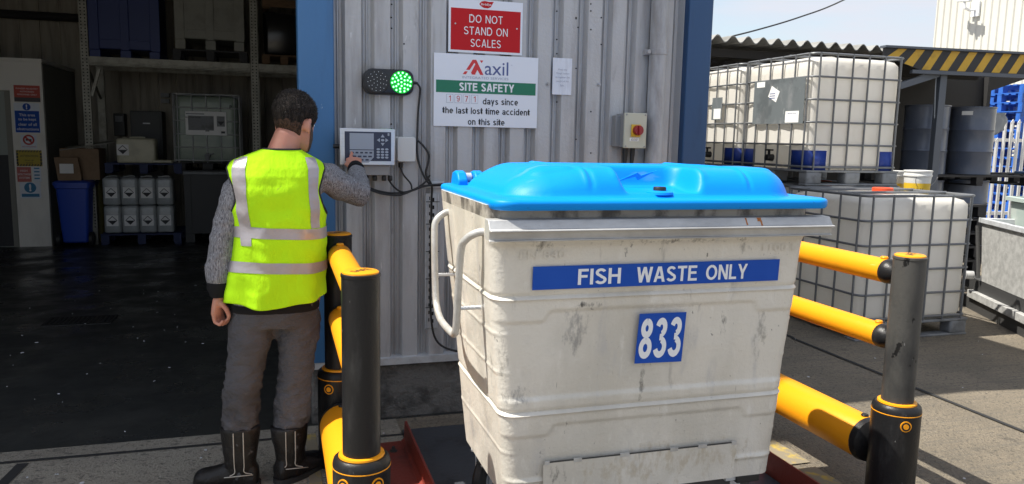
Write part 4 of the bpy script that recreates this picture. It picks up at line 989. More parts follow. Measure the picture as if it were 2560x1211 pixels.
# ---- sweatshirt
b = MB()
b.loft([ell((cx,3.437,z), X_, Y_, rx, ry, 36, 2.4) for z,cx,rx,ry in ((.815,-.02,.185,.122),(.9,-.018,.182,.12),(1.0,-.01,.170,.116),(1.15,.0,.165,.114),(1.30,0,.182,.114),(1.38,0,.178,.10),(1.43,.0,.135,.08),(1.465,.01,.075,.062))])
limb(b, [SHR+V((-.03,-.01,.0)), SHR+V((.04,.03,-.015)), (SHR+ELR)/2+V((0,.0,-.006)), ELR+V((.004,-.004,-.004)), (ELR+WRR)/2+V((.004,0,-.006)), WRR+V((0,-.035,-.018))], [.062,.066,.064,.060,.052,.039], 22)
limb(b, [SHL+V((.02,0,.0)), SHL+V((-.012,-.004,-.06)), (SHL+ELL)/2+V((-.006,0,-.02)), ELL, (ELL+WRL)/2+V((-.008,0,0)), WRL+V((-.004,.0,.055))], [.060,.062,.060,.056,.054,.047], 22)
sw = obj('sweatshirt', b, K['sweat'], pe); remesh(sw, .009, 5, .5)
for v in sw.data.vertices:
    p = v.co+root_loc(pe)*0; q = V((p.x*10,p.y*10,p.z*22)); v.co += v.normal*(.0075*noise.noise(q)+.004*noise.noise(q*2.1))
for c0, c1, r0, r1 in ((WRR+V((0,-.040,-.020)), WRR+V((0,.004,.002)), .037, .031), (WRL+V((0,0,.055)), WRL+V((0,0,-.005)), .043, .032)):
    b = MB(); d = (c1-c0); b.tube([c0-d*.1, c0, c0+d*.4, c0+d*.8, c1], 0, 20, [r0*.9, r0+.004, r0+.004, r1+.004, r1]); obj('cuff', b, K['cuff'], sw)
b = MB(); b.loft([ell((-.022,3.437,z), X_, Y_, rx, ry, 36, 2.4) for z, rx, ry in ((.792,.180,.118),(.80,.186,.124),(.828,.187,.125))]); obj('hem_band', b, K['cuff'], sw)
# ---- vest
VS = [(.815,-.024,.212,.142),(.87,-.022,.210,.140),(.95,-.014,.202,.136),(1.05,-.002,.193,.131),(1.14,.005,.189,.128),(1.24,.004,.196,.128),(1.32,.0,.203,.125),(1.37,-.003,.210,.118),(1.405,-.005,.206,.106),(1.435,-.002,.178,.092),(1.458,.006,.128,.080),(1.475,.012,.092,.072),(1.484,.016,.074,.066)]
def vsec(z):
    for a, c in zip(VS, VS[1:]):
        if z <= c[0]:
            t = (z-a[0])/(c[0]-a[0]); t = max(0,t); return tuple(a[i]*(1-t)+c[i]*t for i in (1,2,3))
    return VS[-1][1:]
def vpt(a, z, off=0.):
    """a: angle, 0 = +x, -pi/2 = the back (towards -y)"""
    cx, rx, ry = vsec(z); ca, sa = cos(a), sin(a); ex = 2.6
    p = V((cx+(rx+off)*math.copysign(abs(ca)**(2/ex), ca), 3.437+(ry+off)*math.copysign(abs(sa)**(2/ex), sa), z))
    w_ = sst(1.46,1.30,z)
    f = .012*noise.noise(V((p.x*9, p.y*6, p.z*3.2)))+.0075*noise.noise(V((p.x*17+p.z*9, 3, p.z*15)))+.007*(.5-abs(noise.noise(V((p.x*7-p.z*5, 7, p.z*6+p.x*3)))))
    f += .006*sst(1.02,.84,z)*sin(a*7+1.3)
    n_ = V((ca, sa, 0)); return p+n_*f*w_*1.0
def hemz(a): return .842+.012*sin(a*2+.4)-.022*math.exp(-((a+1.75)/.35)**2)+.012*cos(a)
def arm_hole(a, z):
    """true inside the arm openings"""
    for c in (0., pi):
        d = abs((a-c+pi) % (2*pi)-pi)
        if ((d/.62)**2+((z-1.315)/.108)**2) < 1: return True
    return False
def vshell(a0, a1, na, z0f, z1f, nz_, off, skip=True, thick=.004):
    b = MB(); g = {}
    for i in range(na+1):
        a = a0+(a1-a0)*i/na
        for j in range(nz_+1):
            z = z0f(a)+(z1f(a)-z0f(a))*j/nz_; g[i,j] = len(b.v); b.v.append(vpt(a, z, off))
    for i in range(na):
        for j in range(nz_):
            am = a0+(a1-a0)*(i+.5)/na; zm = z0f(am)+(z1f(am)-z0f(am))*(j+.5)/nz_
            if skip and arm_hole(am, zm): continue
            b.f.append([g[i,j], g[i+1,j], g[i+1,j+1], g[i,j+1]]); b.m.append(0)
    return b
vb = vshell(-pi, pi, 150, hemz, lambda a: 1.484, 110, .0)
ve = obj('vest', vb, K['vest'], pe, smooth=70)
so_ = ve.modifiers.new('t', 'SOLIDIFY'); so_.thickness = .004; so_.offset = 0; bake(ve)
BA = lambda x, z: None
def back_angle(x, z):
    cx, rx, ry = vsec(z); t = max(-1, min(1, (x-cx)/rx)); ca = math.copysign(abs(t)**(2.6/2), t); return -math.acos(ca)
for z0_, z1_ in ((1.113,1.158),(.968,1.013)):
    b = vshell(-pi, pi, 150, lambda a: z0_+.006*sin(a*2), lambda a: z1_+.006*sin(a*2), 6, .0042)
    o = obj('reflective_strip', b, K['strip'], ve, smooth=70)
for xa0, xa1, xb0, xb1, zb in ((-.182,-.128,-.150,-.108,1.085),(.118,.163,.125,.165,1.155)):
    b = MB(); g = {}; ni, nj = 8, 60
    for j in range(nj+1):
        z = zb+(1.452-zb)*j/nj
        for i in range(ni+1):
            k = j/nj; x0_, x1_ = xb0+(xa0-xb0)*k, xb1+(xa1-xb1)*k
            sh = 1 if z < 1.40 else 1-(z-1.40)*2.0
            a = back_angle((x0_+(x1_-x0_)*i/ni)*sh, z); g[i,j] = len(b.v); b.v.append(vpt(a, z, .0042+.002*sst(1.38,1.42,z)))
    for j in range(nj):
        for i in range(ni): b.f.append([g[i,j],g[i+1,j],g[i+1,j+1],g[i,j+1]]); b.m.append(0)
    obj('reflective_strip', b, K['strip'], ve, smooth=70)
b = MB(); b.tube([vpt(2*pi*k/40, 1.483, .002) for k in range(41)], .0045, 8); obj('collar_trim', b, K['trim'], ve)
for c in (0., pi):
    P_ = []
    for k in range(41):
        t = 2*pi*k/40; P_.append(vpt(c+.62*cos(t), 1.315+.108*sin(t), .001))
    b = MB(); b.tube(P_, .0045, 8); obj('armhole_trim', b, K['trim'], ve)
# ---- trousers
b = MB()
b.loft([ell((-.02,3.44,z), X_, Y_, rx, ry, 36, 2.4) for z, rx, ry in ((.95,.165,.112),(.88,.180,.122),(.80,.186,.126),(.745,.180,.122),(.715,.16,.11))])
limb(b, [(-.112,3.44,.77),(-.125,3.437,.70),(-.142,3.435,.60),(-.158,3.43,.50),(-.172,3.428,.40),(-.180,3.427,.31),(-.182,3.427,.255)], [.100,.099,.090,.083,.080,.080,.072], 24)
limb(b, [(.078,3.44,.77),(.074,3.442,.70),(.066,3.445,.60),(.056,3.447,.49),(.044,3.448,.38),(.034,3.448,.29),(.031,3.448,.235)], [.098,.096,.088,.081,.078,.078,.070], 24)
tr = obj('joggers', b, K['trouser'], pe); remesh(tr, .010, 6, .5)
for v in tr.data.vertices:
    p = v.co; kz = sst(.62,.30,p.z+root_loc(pe).z)
    w1 = noise.noise(V((p.x*8,p.y*8,p.z*13))); w2 = .5-abs(noise.noise(V((p.x*9+p.z*7,p.y*9,p.z*22-p.x*9)))); w3 = .5-abs(noise.noise(V((p.x*16,p.y*16+4,p.z*34+p.x*14))))
    v.co += v.normal*(.010*w1+.014*w2+(.005+.017*kz)*w3-.010)
# ---- boots
def boot(ank, yawd, top, lab=None):
    d = V((cos(yawd), sin(yawd), 0)); s = V((-d.y, d.x, 0)); A = V((ank.x, ank.y, 0))
    b = MB()
    b.loft([ell(A+V((0,0,z))+d*o_, d, s, rx, ry, 28) for z,o_,rx,ry in ((.02,.005,.060,.048),(.10,.0,.066,.055),(.17,-.004,.074,.068),(top-.02,-.006,.084,.078),(top,-.006,.084,.079))])
    b.loft([ell(A+d*o_+V((0,0,zc)), s, Z_, ry, rz, 24, 2.5) for o_,zc,ry,rz in ((-.078,.05,.024,.038),(-.065,.055,.040,.052),(.0,.06,.047,.058),(.07,.052,.050,.050),(.125,.045,.053,.043),(.165,.040,.050,.038),(.19,.036,.038,.030),(.20,.034,.016,.016))])
    B = obj('boot', b, K['boot'], pe); remesh(B, .007, 4, .5)
    for v in B.data.vertices:
        p = v.co; v.co += v.normal*.004*noise.noise(V((p.x*16,p.y*16,p.z*24)))
    b = MB(); b.loft([[A+d*x_+s*y_+V((0,0,z)) for x_, y_ in [(.205*cos(t)*1.0 if cos(t) > 0 else .088*cos(t), .058*sin(t)) for t in [2*pi*k/32 for k in range(32)]]] for z in (.0,.006,.022,.024)]); obj('sole', b, K['sole'], B)
    for sg in (-.020,.020):
        bk = (V((0,-1,0))*1).normalized(); u_ = V((1,0,0)); P_ = []
        for z in (top-.01,.22,.17,.12,.09):
            rx = .079 if z > .15 else .062; P_.append(A+V((0,0,z))+V((sg,-rx-.004,0)))
        P_ += [A+V((sg+(.03 if sg > 0 else -.02),-.058,.075))]
        b = MB(); b.tube(smoothpath(P_,4), .0022, 6); obj('piping', b, K['piping'], B)
    P_ = [A+V((-.075*cos(t), -.068*abs(sin(t))-.0, .045+.03*sin(t))) for t in [pi*k/12 for k in range(13)]]
    b = MB(); b.tube(P_, .0022, 6); obj('piping', b, K['piping'], B)
    return B
boot(V((-.185,3.425,0)), radians(168), .285)
boot(V((.030,3.448,0)), radians(38), .262)

# ================================================================== RIGHT-HAND YARD
def pallet_mb(b, w, d, h=.14, z=0., x=0., y=0.):
    """nine-block pallet, centre x,y"""
    t = .022
    for i in range(7):
        yy = y-d/2+(d-.095)*i/6; b.box(x-w/2, x+w/2, yy, yy+.095, z+h-t, z+h)
    for i in (0,1,2):
        for j in (0,1,2):
            xx, yy = x-w/2+(w-.12)*i/2, y-d/2+(d-.1)*j/2; b.box(xx+.002, xx+.118, yy+.002, yy+.098, z+t, z+h-t)
    for i in (0,1,2):
        xx = x-w/2+(w-.1)*i/2; b.box(xx, xx+.1, y-d/2, y+d/2, z, z+t-.002)
    return b
def make_ibc(name, label, w, d, hc, matt, matc, nv=(5,6), nh=5, plate='left', guard=True, pal='plgrey', cap=None):
    """pallet tank in a steel cage; origin at base centre, front = -y, left = -x"""
    th = thing(name, label, 'liquid container')
    pz = .14; b = MB(); 
    for i in (-1,0,1):
        for j in (-1,0,1):
            if i or j: b.rbox(i*(w/2-.09)-.085, i*(w/2-.09)+.085, j*(d/2-.06)-.06, j*(d/2-.06)+.06, .018, pz-.02, .02, .006)
    b.box(-w/2,w/2,-d/2,d/2,pz-.019,pz); b.box(-w/2,w/2,-d/2,-d/2+.1,0,.017); b.box(-w/2,w/2,d/2-.1,d/2,0,.017); b.box(-.08,.08,-d/2+.1,d/2-.1,.001,.016)
    obj('pallet', b, K[pal], th, bevel=.004)
    b = MB(); rings = []; w2, d2, r = w/2-.022, d/2-.022, .10
    for k, (z, ins) in enumerate(((pz+.002,.05),(pz+.02,.015),(pz+.06,.0),(pz+hc*.25,0),(pz+hc*.5,0),(pz+hc*.75,0),(pz+hc-.16,0),(pz+hc-.085,.006),(pz+hc-.05,.03),(pz+hc-.03,.085),(pz+hc-.025,.16))):
        rg = []
        for p in rrect(-w2+ins, w2-ins, -d2+ins, d2-ins, z, r, 6): rg.append(p)
        dense = []
        for q in range(len(rg)):
            a, c = rg[q], rg[(q+1) % len(rg)]; m_ = 16 if (a-c).length > .2 else 1
            for e in range(m_): dense.append(a+(c-a)*e/m_)
        for p in dense:
            fx = .5-.5*cos(p.x/w*2*pi*nv[0]) if abs(abs(p.y)-d2+ins) < .02 else .5-.5*cos(p.y/d*2*pi*nv[1])
            n_ = V((p.x/w2, p.y/d2, 0)); n_ = V((math.copysign(1,n_.x) if abs(n_.x) > abs(n_.y) else 0, math.copysign(1,n_.y) if abs(n_.y) >= abs(n_.x) else 0, 0))
            if .1 < (z-pz)/hc < .86: p -= n_*.010*(1-fx)
            p += n_*.006*noise.noise(V((p.x*3,p.y*3,z*4)))
        rings.append(dense)
    b.loft(rings); T = obj('tank', b, matt, th, smooth=60)
    b = MB(); b.lathe([(.085,0),(.085,.05),(.078,.055),(.0,.055)], (0.05,0,pz+hc-.03), 24); obj('filler_cap', b, cap or matt, T)
    b = MB(); R_ = .0092; w3, d3 = w/2-.012, d/2-.012
    for i in range(nh):
        z = pz+.03+(hc-.04)*i/(nh-1); rr_ = R_*1.25 if i in (0, nh-1) else R_
        ring = rrect(-w3, w3, -d3, d3, z, .07, 4); b.tube(ring+[ring[0], ring[1]], rr_, 8)
    def bars(n, L, f, sgn):
        for k in range(n):
            u = -L/2+.075+(L-.15)*k/(n-1); p = f(u, sgn); b.tube([p(pz-.005), p(pz+hc)], R_*.95, 8)
    for sg in (-1,1):
        bars(nv[0]+1, w, lambda u, s: (lambda z: (u, s*(d3+.006), z)), sg); bars(nv[1]+1, d, lambda u, s: (lambda z: (s*(w3+.006), u, z)), sg)
    for yy in (-.18,.18): b.tube([(-w3,yy,pz+hc-.004),(w3,yy,pz+hc-.004)], .011, 8)
    obj('cage', b, matc, th)
    if guard:
        for sx in (-1,1):
            for sy in (-1,1):
                b = MB(); rg = []
                for z in (pz+.001, pz+.18):
                    P_ = [V((sx*(w/2-.018), sy*(d/2-.26), z)), V((sx*(w/2-.018), sy*(d/2-.10), z))]
                    for k in range(1,6): t = pi/2*k/6; P_.append(V((sx*(w/2-.10+.082*cos(t)), sy*(d/2-.10+.082*sin(t)), z)))
                    P_ += [V((sx*(w/2-.10), sy*(d/2-.018), z)), V((sx*(w/2-.22), sy*(d/2-.018), z))]; rg.append(P_)
                b.loft(rg, False, False); g_ = obj('corner_guard', b, K['cblue'], T); s_ = g_.modifiers.new('t','SOLIDIFY'); s_.thickness = .004
    side = -1
    if plate == 'left':
        xf = -w/2-.004
        b = MB(); b.box(xf-.003, xf, -d*.42, d*.30, pz+hc*.40, pz+hc*.80); PL = obj('label_plate', b, K['plate'], th)
        b = MB(); b.box(xf-.0045, xf-.003, -d*.36, -d*.18, pz+hc*.41, pz+hc*.51); obj('sticker', b, K['labelw'], PL, smooth=0)
        b = MB(); b.box(xf-.0045, xf-.003, d*.14, d*.26, pz+hc*.74, pz+hc*.79); obj('sticker', b, K['labelw'], PL, smooth=0)
        b = MB(); b.obox((xf-.004,-d*.0,pz+hc*.67),(.0006,0,0),(0,.065,.03),(0,-.025,.05)); obj('sticker', b, K['labelw'], PL, smooth=0)
        b = MB(); m_ = text_mb('USED IBC PICKUP', (xf-.0048,-d*.27,pz+hc*.49), (0,-1,0), Z_, (-1,0,0), None, .13); b.add(m_.v, m_.f)
        for i in range(3): b.box(xf-.0052,xf-.0046,-d*.02,d*.06,pz+hc*(.63+.02*i),pz+hc*(.638+.02*i))
        obj('lettering', b, K['navyink'], PL, smooth=0)
        b = MB(); b.cyl((-w/2+.05,0,pz+.1),(-w/2-.05,0,pz+.1),.035,.03,16); b.cyl((-w/2-.02,0,pz+.1),(-w/2-.02,0,pz+.17),.012,.012,10); b.box(-w/2-.045,-w/2+.005,-.035,.035,pz+.165,pz+.182); obj('valve', b, K['rubber'], T)
    if plate == 'front':
        yf = -d/2-.004
        b = MB(); b.box(-w*.31,w*.30,yf-.003,yf,pz+hc*.40,pz+hc*.745); PL = obj('label_plate', b, K['labelw'], th)
        for bb in ((-w*.27,w*.11,.47,.68),(w*.155,w*.275,.53,.68),(-w*.30,-w*.03,.70,.715)):
            b = MB(); b.box(bb[0],bb[1],yf-.0045,yf-.003,pz+hc*bb[2],pz+hc*bb[3]); obj('sticker', b, K['plgrey'], PL, smooth=0)
        b = MB(); b.prism([(w*.16,pz+hc*.605),(w*.27,pz+hc*.605),(w*.215,pz+hc*.545)], (0,yf-.0045,0), X_, Z_, -Y_, .001); m_ = text_mb('PROCLEAN WC32', (-w*.20,yf-.005,pz+hc*.655), X_, Z_, -Y_, None, w*.22, .02); b.add(m_.v,m_.f)
        b.box(w*.215,w*.275,yf-.0045,yf-.0035,pz+hc*.43,pz+hc*.46); b.box(-w*.02,w*.04,yf-.0045,yf-.0035,pz+hc*.455,pz+hc*.468)
        m_ = text_mb('P', (w*.37,-d/2-.003,pz+hc*.82), X_, Z_, -Y_, .055, None, .02); b.add(m_.v,m_.f); obj('lettering', b, K['ink'], PL, smooth=0)
        b = MB(); b.cyl((0,-d/2+.05,pz+.1),(0,-d/2-.06,pz+.1),.05,.04,16); b.cyl((0,-d/2-.05,pz+.06),(0,-d/2-.09,pz+.06),.03,.03,14); b.tube([(0,-d/2-.05,pz+.1),(.03,-d/2-.07,pz+.13),(.10,-d/2-.07,pz+.14)], .011, 8); obj('valve', b, K['plgrey'], T)
    return th
capred = mat('cap_orange', (.62,.07,.02), .5)
ib = make_ibc('pallet_tank', 'white caged pallet tank standing on the ground behind the right barrier', 1.13, 1.02, 1.03, K['ibc'], K['cage'], (5,4), 6, None, False, 'plgrey', capred)
ib.location = (4.37+.565, 4.90+.51, 0)
ib2 = make_ibc('pallet_tank', 'white caged pallet tank with blue corners and dark plate, top of the stack', 1.04, 1.10, 1.06, K['ibc'], K['cage'], (5,5), 6, 'left', True)
ib2.location = (4.62+.52, 5.96+.55, 1.175)
ib4 = dup(ib2, (4.62+.52, 7.10+.55, 1.175), 0, 'white caged pallet tank half hidden by the navy corner, rear of the upper row')
for c_ in [c_ for c_ in ib4.children if c_.name.startswith('label_plate')]:
    for k_ in list(c_.children): bpy.data.objects.remove(k_)
    bpy.data.objects.remove(c_)
xf = 4.62-.004; b = MB(); b.box(xf-.003,xf,7.42,7.62,1.175+.62,1.175+.86); o_ = obj('label_plate', b, K['plate'], ib4); b = MB(); b.box(xf-.0045,xf-.003,7.44,7.58,1.175+.63,1.175+.74); obj('sticker', b, K['labelw'], o_, smooth=0)
ib3 = dup(ib, (4.60+.565, 5.95+.51, 0), 0, 'white caged pallet tank carrying another tank, mostly hidden behind the near one')
dup(ib, (4.60+.565, 7.10+.51, 0), 0, 'white caged pallet tank at the bottom rear, hidden under the rear upper tank')
# buckets
b0 = thing('bucket', 'white paint bucket with yellow label beside the upper pallet tank', 'bucket')
b = MB(); b.lathe([(.130,0),(.133,.004),(.150,.30),(.158,.30),(.160,.318),(.153,.322),(.153,.352),(.160,.356),(.160,.372),(.150,.374),(.146,.36),(.128,.02),(.0,.02)], (0,0,0), 36); obj('pail', b, K['bucket'], b0)
b = MB(); b.loft([[V(((.1345+.0157*z/.30)*cos(a), (.1345+.0157*z/.30)*sin(a), z)) for a in [2*pi*k/36 for k in range(36)]] for z in (.05,.22)], False); lb = obj('label_band', b, K['byel'], b0)
b = MB(); b.tube([(.158*cos(t), .158*sin(t)*.3-.14, .30-.14*sin(t)) for t in [pi*k/12 for k in range(13)]], .004, 6); obj('bail_handle', b, K['steeld'], b0)
b = MB()
for i, c in enumerate('MAX'):
    a = -pi*.5-.75+.33*(i-1)*1; n_ = V((cos(a), sin(a), 0)); u_ = V((-sin(a), cos(a), 0)); m_ = text_mb(c, n_*.1470+V((0,0,.13)), u_, Z_, n_, .06, .04, .03); b.add(m_.v, m_.f)
obj('lettering', b, K['ink'], lb, smooth=0)
bq = at(2292,470,6.75); b0.location = (bq.x, 6.75, .96); b0.scale = (.9,.9,.9)
bq2 = at(2228,465,7.1); dup(b0, (bq2.x, 7.1, .94), .4, 'white paint bucket half hidden behind the feet of the upper tank')
# black pallets under buckets and drums
pb = thing('plastic_pallet', 'black pallet under the buckets, topmost of a hidden pile', 'pallet'); obj('deck', pallet_mb(MB(), 1.2, 1.0), K['plblk'], pb); pb.location = (6.75, 6.95, .80)
for i in range(5): dup(pb, (6.75, 6.95, .80-.15*(i+1)), 0, 'black pallets piled below the topmost one under the buckets', 'black pallets piled under the buckets')
# drums
d0 = thing('steel_drum', 'dark blue drum behind the grey shed post', 'drum')
prof = [(.0,.012),(.275,.012),(.275,0),(.288,.004),(.286,.02),(.284,.30),(.290,.312),(.294,.322),(.290,.332),(.284,.345),(.284,.60),(.290,.612),(.294,.622),(.290,.632),(.284,.645),(.284,.90),(.286,.925),(.294,.932),(.294,.945),(.282,.95),(.279,.935),(.0,.930)]
b = MB(); b.lathe(prof, (0,0,0), 48); obj('shell', b, K['drum'], d0)
b = MB(); b.lathe([(.0,0),(.035,0),(.035,.014),(.0,.016)], (.18,.05,.931), 16); b.lathe([(.0,0),(.022,0),(.022,.012),(.0,.013)], (-.19,-.02,.931), 16); obj('bung', b, K['drum'], d0)
DY = 8.75; q1, q2 = at(2304,435,DY), at(2418,435,DY)
d0.location = (q1.x, DY, 1.175)
d1 = dup(d0, (q2.x, DY, 1.175), .3, 'dark blue drum with a small white label near its rim')
a_ = atan2(-q2.y, -q2.x)-.25-.3; n_ = V((cos(a_), sin(a_), 0)); u_ = V((-sin(a_), cos(a_), 0))
b = MB(); b.prism(rect(-.07,.07,.83,.885), n_*.284, u_, Z_, n_, .0015); lo_ = obj('drum_label', b, K['labelw'], None); lo_.parent = d1
for xx, l_ in ((q1.x,'dark blue drum in the lower row, left of the shed post foot'), (q2.x,'dark blue drum in the lower row under the labelled drum')):
    dup(d0, (xx, DY, .145), 1.1, l_)
for z_, l_ in ((.0,'black pallet on the ground under the lower drums'), (1.03-.0,'black pallet carrying the two upper drums')):
    p_ = thing('plastic_pallet', l_, 'pallet'); obj('deck', pallet_mb(MB(), 1.9, 1.2), K['plblk'], p_); p_.location = ((q1.x+q2.x)/2+.1, DY+.1, z_+(.098-.095 if z_ else .0))
p_ = thing('plastic_pallet', 'black pallet right of the drums carrying blue lids', 'pallet'); obj('deck', pallet_mb(MB(), 1.6, 1.2), K['plblk'], p_); p_.location = (q2.x+1.75, DY+.1, 1.035)
# shelter
sh = thing('open_shelter', 'open fronted shelter with wavy cement roof and black-yellow striped fascia', 'shelter', (8,9,0))
EY, EZ = 8.28, 2.775
b = MB(); P = []; x = 2.6
n = 0
while x < at(2212,125,EY).x+.35: P.append((x, .040*cos(2*pi*x/.21))); x += .21/10
for k, (yy, zz) in enumerate(((EY,EZ),(EY+2.6,EZ+.06))): b.v += [V((px, yy, zz+dz)) for px, dz in P]+[V((px, yy, zz+dz+.012)) for px, dz in P]
m_ = len(P)
for j in range(m_-1): b.f += [[j,j+1,2*m_+j+1,2*m_+j],[m_+j,m_+j+1,3*m_+j+1,3*m_+j],[j,j+1,m_+j+1,m_+j]]; b.m += [0,0,0]
obj('roof_sheet', b, K['asb'], sh, smooth=60)
FX0, FX1 = at(2205,130,EY-.02).x, at(2700,130,EY-.25).x
A0, A1 = V((FX0,EY-.03,0)), V((FX1,EY-.33,0)); fd = (A1-A0).normalized(); fn = V((fd.y,-fd.x,0)); FL = (A1-A0).length; fz0, fz1 = 2.535, 2.79
b = MB(); b.mi = 0; b.prism([(0,fz1-.10),(.55,fz0),(FL,fz0),(FL,fz1),(0,fz1)], A0, fd, Z_, fn, .02)
b.mi = 1; x = .05
while x < FL-.3:
    lo = max(fz0, fz1-.10-.28*x) if x < .5 else fz0
    sl_ = .16; b.prism([(x, lo+.003),(x+.125, (max(fz0, fz1-.10-.28*(x+.125)) if x < .4 else fz0)+.003),(x+.125+sl_, fz1-.003),(x+sl_, fz1-.003)], A0+fn*.02, fd, Z_, fn, .002); x += .262
obj('hazard_fascia', b, [K['hazb'], K['hazy']], sh, smooth=0)
b = MB(); b.prism(rect(.42,FL,fz0-.05,fz0-.004), A0, fd, Z_, fn, .05); b.prism(rect(0,FL,fz1+.002,fz1+.03), A0-fn*.06, fd, Z_, fn, .12); obj('fascia_beam', b, K['shedsteel'], sh, smooth=0)
pq = at(2335,300,EY); b = MB(); b.box(pq.x-.055,pq.x+.055,EY-.10,EY-.02,0,2.535); obj('post', b, K['shedsteel'], sh, bevel=.004)
b = MB(); b.obox((pq.x-.35,EY-.06,2.42),(.33,0,.10),(0,.03,0),(-.012,0,.04)); obj('brace', b, K['shedsteel'], sh)
bwx = at(2452,300,10.9).x
b = MB(); b.box(2.5, bwx, 10.9, 11.0, 0, 2.83); obj('back_wall', b, K['shed'], sh)
q_ = [at(px,py,10.95) for px,py in ((2440,170),(2700,150),(2700,155),(2560,199),(2440,240))]
b = MB(); b.prism([(p.x,p.z) for p in q_], (0,10.98,0), X_, Z_, -Y_, .04); obj('rear_board', b, K['shed'], sh, smooth=0)
b = MB(); b.box(FX0+.3, FX1+.6, EY+.02, 10.9, 2.80, 2.83); b.box(2.6,FX0+.3,EY+.3,EY+.36,2.60,2.70); b.box(FX0,FX1,9.6,9.68,2.60,2.795); b.box(2.6,4.4,EY+.5,EY+.56,0,2.7); obj('roof_beam', b, K['shed'], sh)
b = MB(); b.box(bwx-.02,bwx+.06,10.8,10.9,0,2.795); obj('post', b, K['shed'], sh)
# stacks of blue pallets and the palisade fence beyond
pv = thing('plastic_pallet', 'bright blue plastic pallet, top of the stack behind the white fence', 'pallet'); obj('deck', pallet_mb(MB(), 1.2, 1.0, .175), K['plblue'], pv)
PYY = 11.95; pqx = at(2552,300,PYY).x
top_z = at(2530,215,PYY).z; npal = 17
for i in range(npal):
    z_ = top_z-.175-(npal-1-i)*.177
    if z_ < 0: continue
    if i == npal-1: pv.location = (pqx, PYY, z_)
    else: dup(pv, (pqx+random.uniform(-.03,.03), PYY+random.uniform(-.03,.03), z_), 0, 'bright blue plastic pallets stacked behind the white fence', 'blue pallets in the sunlit stack')
for i in range(2, npal): dup(pv, (pqx+.5+random.uniform(-.03,.03), PYY+1.08, top_z-.175-(npal-1-i)*.177), 0, 'bright blue plastic pallets stacked behind the white fence', 'blue pallets in the sunlit stack')
pqx2 = at(2480,240,13.6).x
for i in range(14): dup(pv, (pqx2, 13.6, .183*i+.0), 0, 'blue plastic pallets of the farther stack beside the shelter', 'blue pallets in the farther stack')
fe = thing('palisade_fence', 'white pointed palisade fence in front of the blue pallets', 'fence')
fy = 11.2; fx0 = at(2487,400,fy).x; zt = at(2520,298,fy).z; zb = 0
for i in range(9):
    b = MB(); x = fx0+i*.165; b.loft([[V((x+a, fy+c, z)) for a, c in ((-.045,0),(-.015,-.022),(.015,-.022),(.045,0),(.015,-.016),(-.015,-.016))] for z in (zb, zt-(.35 if i == 0 else 0)-.06)]); t_ = zt-(.35 if i == 0 else 0)
    b.prism([(x-.045,t_-.06),(x+.045,t_-.06),(x,t_)], (0,fy-.006,0), X_, Z_, -Y_, .008); obj('pale', b, K['fence'], fe, smooth=0)
b = MB(); b.box(fx0-.1,fx0+1.8,fy+.002,fy+.035,zt-.42,zt-.36); b.box(fx0-.1,fx0+1.8,fy+.002,fy+.035,.3,.36); obj('cross_rail', b, K['fence'], fe)
fe.location = (0,0,0)
# plastic film behind the drums
b = MB(); q = at(2492,310,9.6); g = {}
for i in range(9):
    for j in range(9):
        u, v = i/8-.5, j/8-.5; g[i,j] = len(b.v); p = V((u*.46, .08*noise.noise(V((u*5,v*5,1))), v*.42+.10*u)); b.v.append(p*(1-.35*(abs(u)+abs(v))))
for i in range(8):
    for j in range(8): b.f.append([g[i,j],g[i+1,j],g[i+1,j+1],g[i,j+1]]); b.m.append(0)
o = obj('plastic_sheet', b, K['film'], None, 60, loc=None); o.location = q; s_ = o.modifiers.new('t','SOLIDIFY'); s_.thickness = .01; tag(o, 'crumpled clear plastic sheet hanging right of the drums', 'plastic sheet')
# light blue lids lying on the right-hand black pallet
b = MB(); b.rbox(-.42,.42,-.35,.35,0,.035,.06,.012); o = obj('blue_tray', b, mat('lid_pale_blue', (.2,.33,.55), .5), None, loc=None); o.location = (q2.x+1.62, DY-.05, 1.178); tag(o, 'flat pale blue plastic tray on the black pallet right of the drums', 'tray')
# galvanised tipping trough
ty = radians(243); T0 = V((6.36,5.62,0)); td = V((-.456,-.89,0)); tn = V((-.89,.456,0))
tk = thing('tipping_skip', 'galvanised steel tipping skip with spangled side panel at the right edge', 'skip', T0)
def tp(a, bb, z): return T0+td*a-tn*bb+V((0,0,z))
LT = 2.4
b = MB(); b.loft([[tp(0,0,.86),tp(LT,0,.86),tp(LT,1.1,.86),tp(0,1.1,.86)],[tp(.07,.02,.31),tp(LT,.02,.31),tp(LT,.9,.31),tp(.07,.9,.31)]], False)
b.add([tp(.07,.02,.31),tp(LT,.02,.31),tp(LT,.9,.31),tp(.07,.9,.31)],[(0,1,2,3)]); o = obj('tub_walls', b, K['trough'], tk, smooth=0); s_ = o.modifiers.new('t','SOLIDIFY'); s_.thickness = .006
b = MB()
for a, c, e, f in ((0,LT,-.02,.03),(0,LT,1.08,1.13)): b.loft([[tp(a,e,.85),tp(a,f,.85),tp(a,f,.895),tp(a,e,.895)],[tp(c,e,.85),tp(c,f,.85),tp(c,f,.895),tp(c,e,.895)]])
b.loft([[tp(-.03,-.02,.85),tp(.03,-.02,.85),tp(.03,-.02,.895),tp(-.03,-.02,.895)],[tp(-.03,1.13,.85),tp(.03,1.13,.85),tp(.03,1.13,.895),tp(-.03,1.13,.895)]]); obj('rim', b, K['galv'], tk, bevel=.004)
b = MB(); b.tube([tp(-.02,-.03,.82),tp(.07,-.01,.33)], .016, 8); obj('edge_bar', b, K['troughd'], tk)
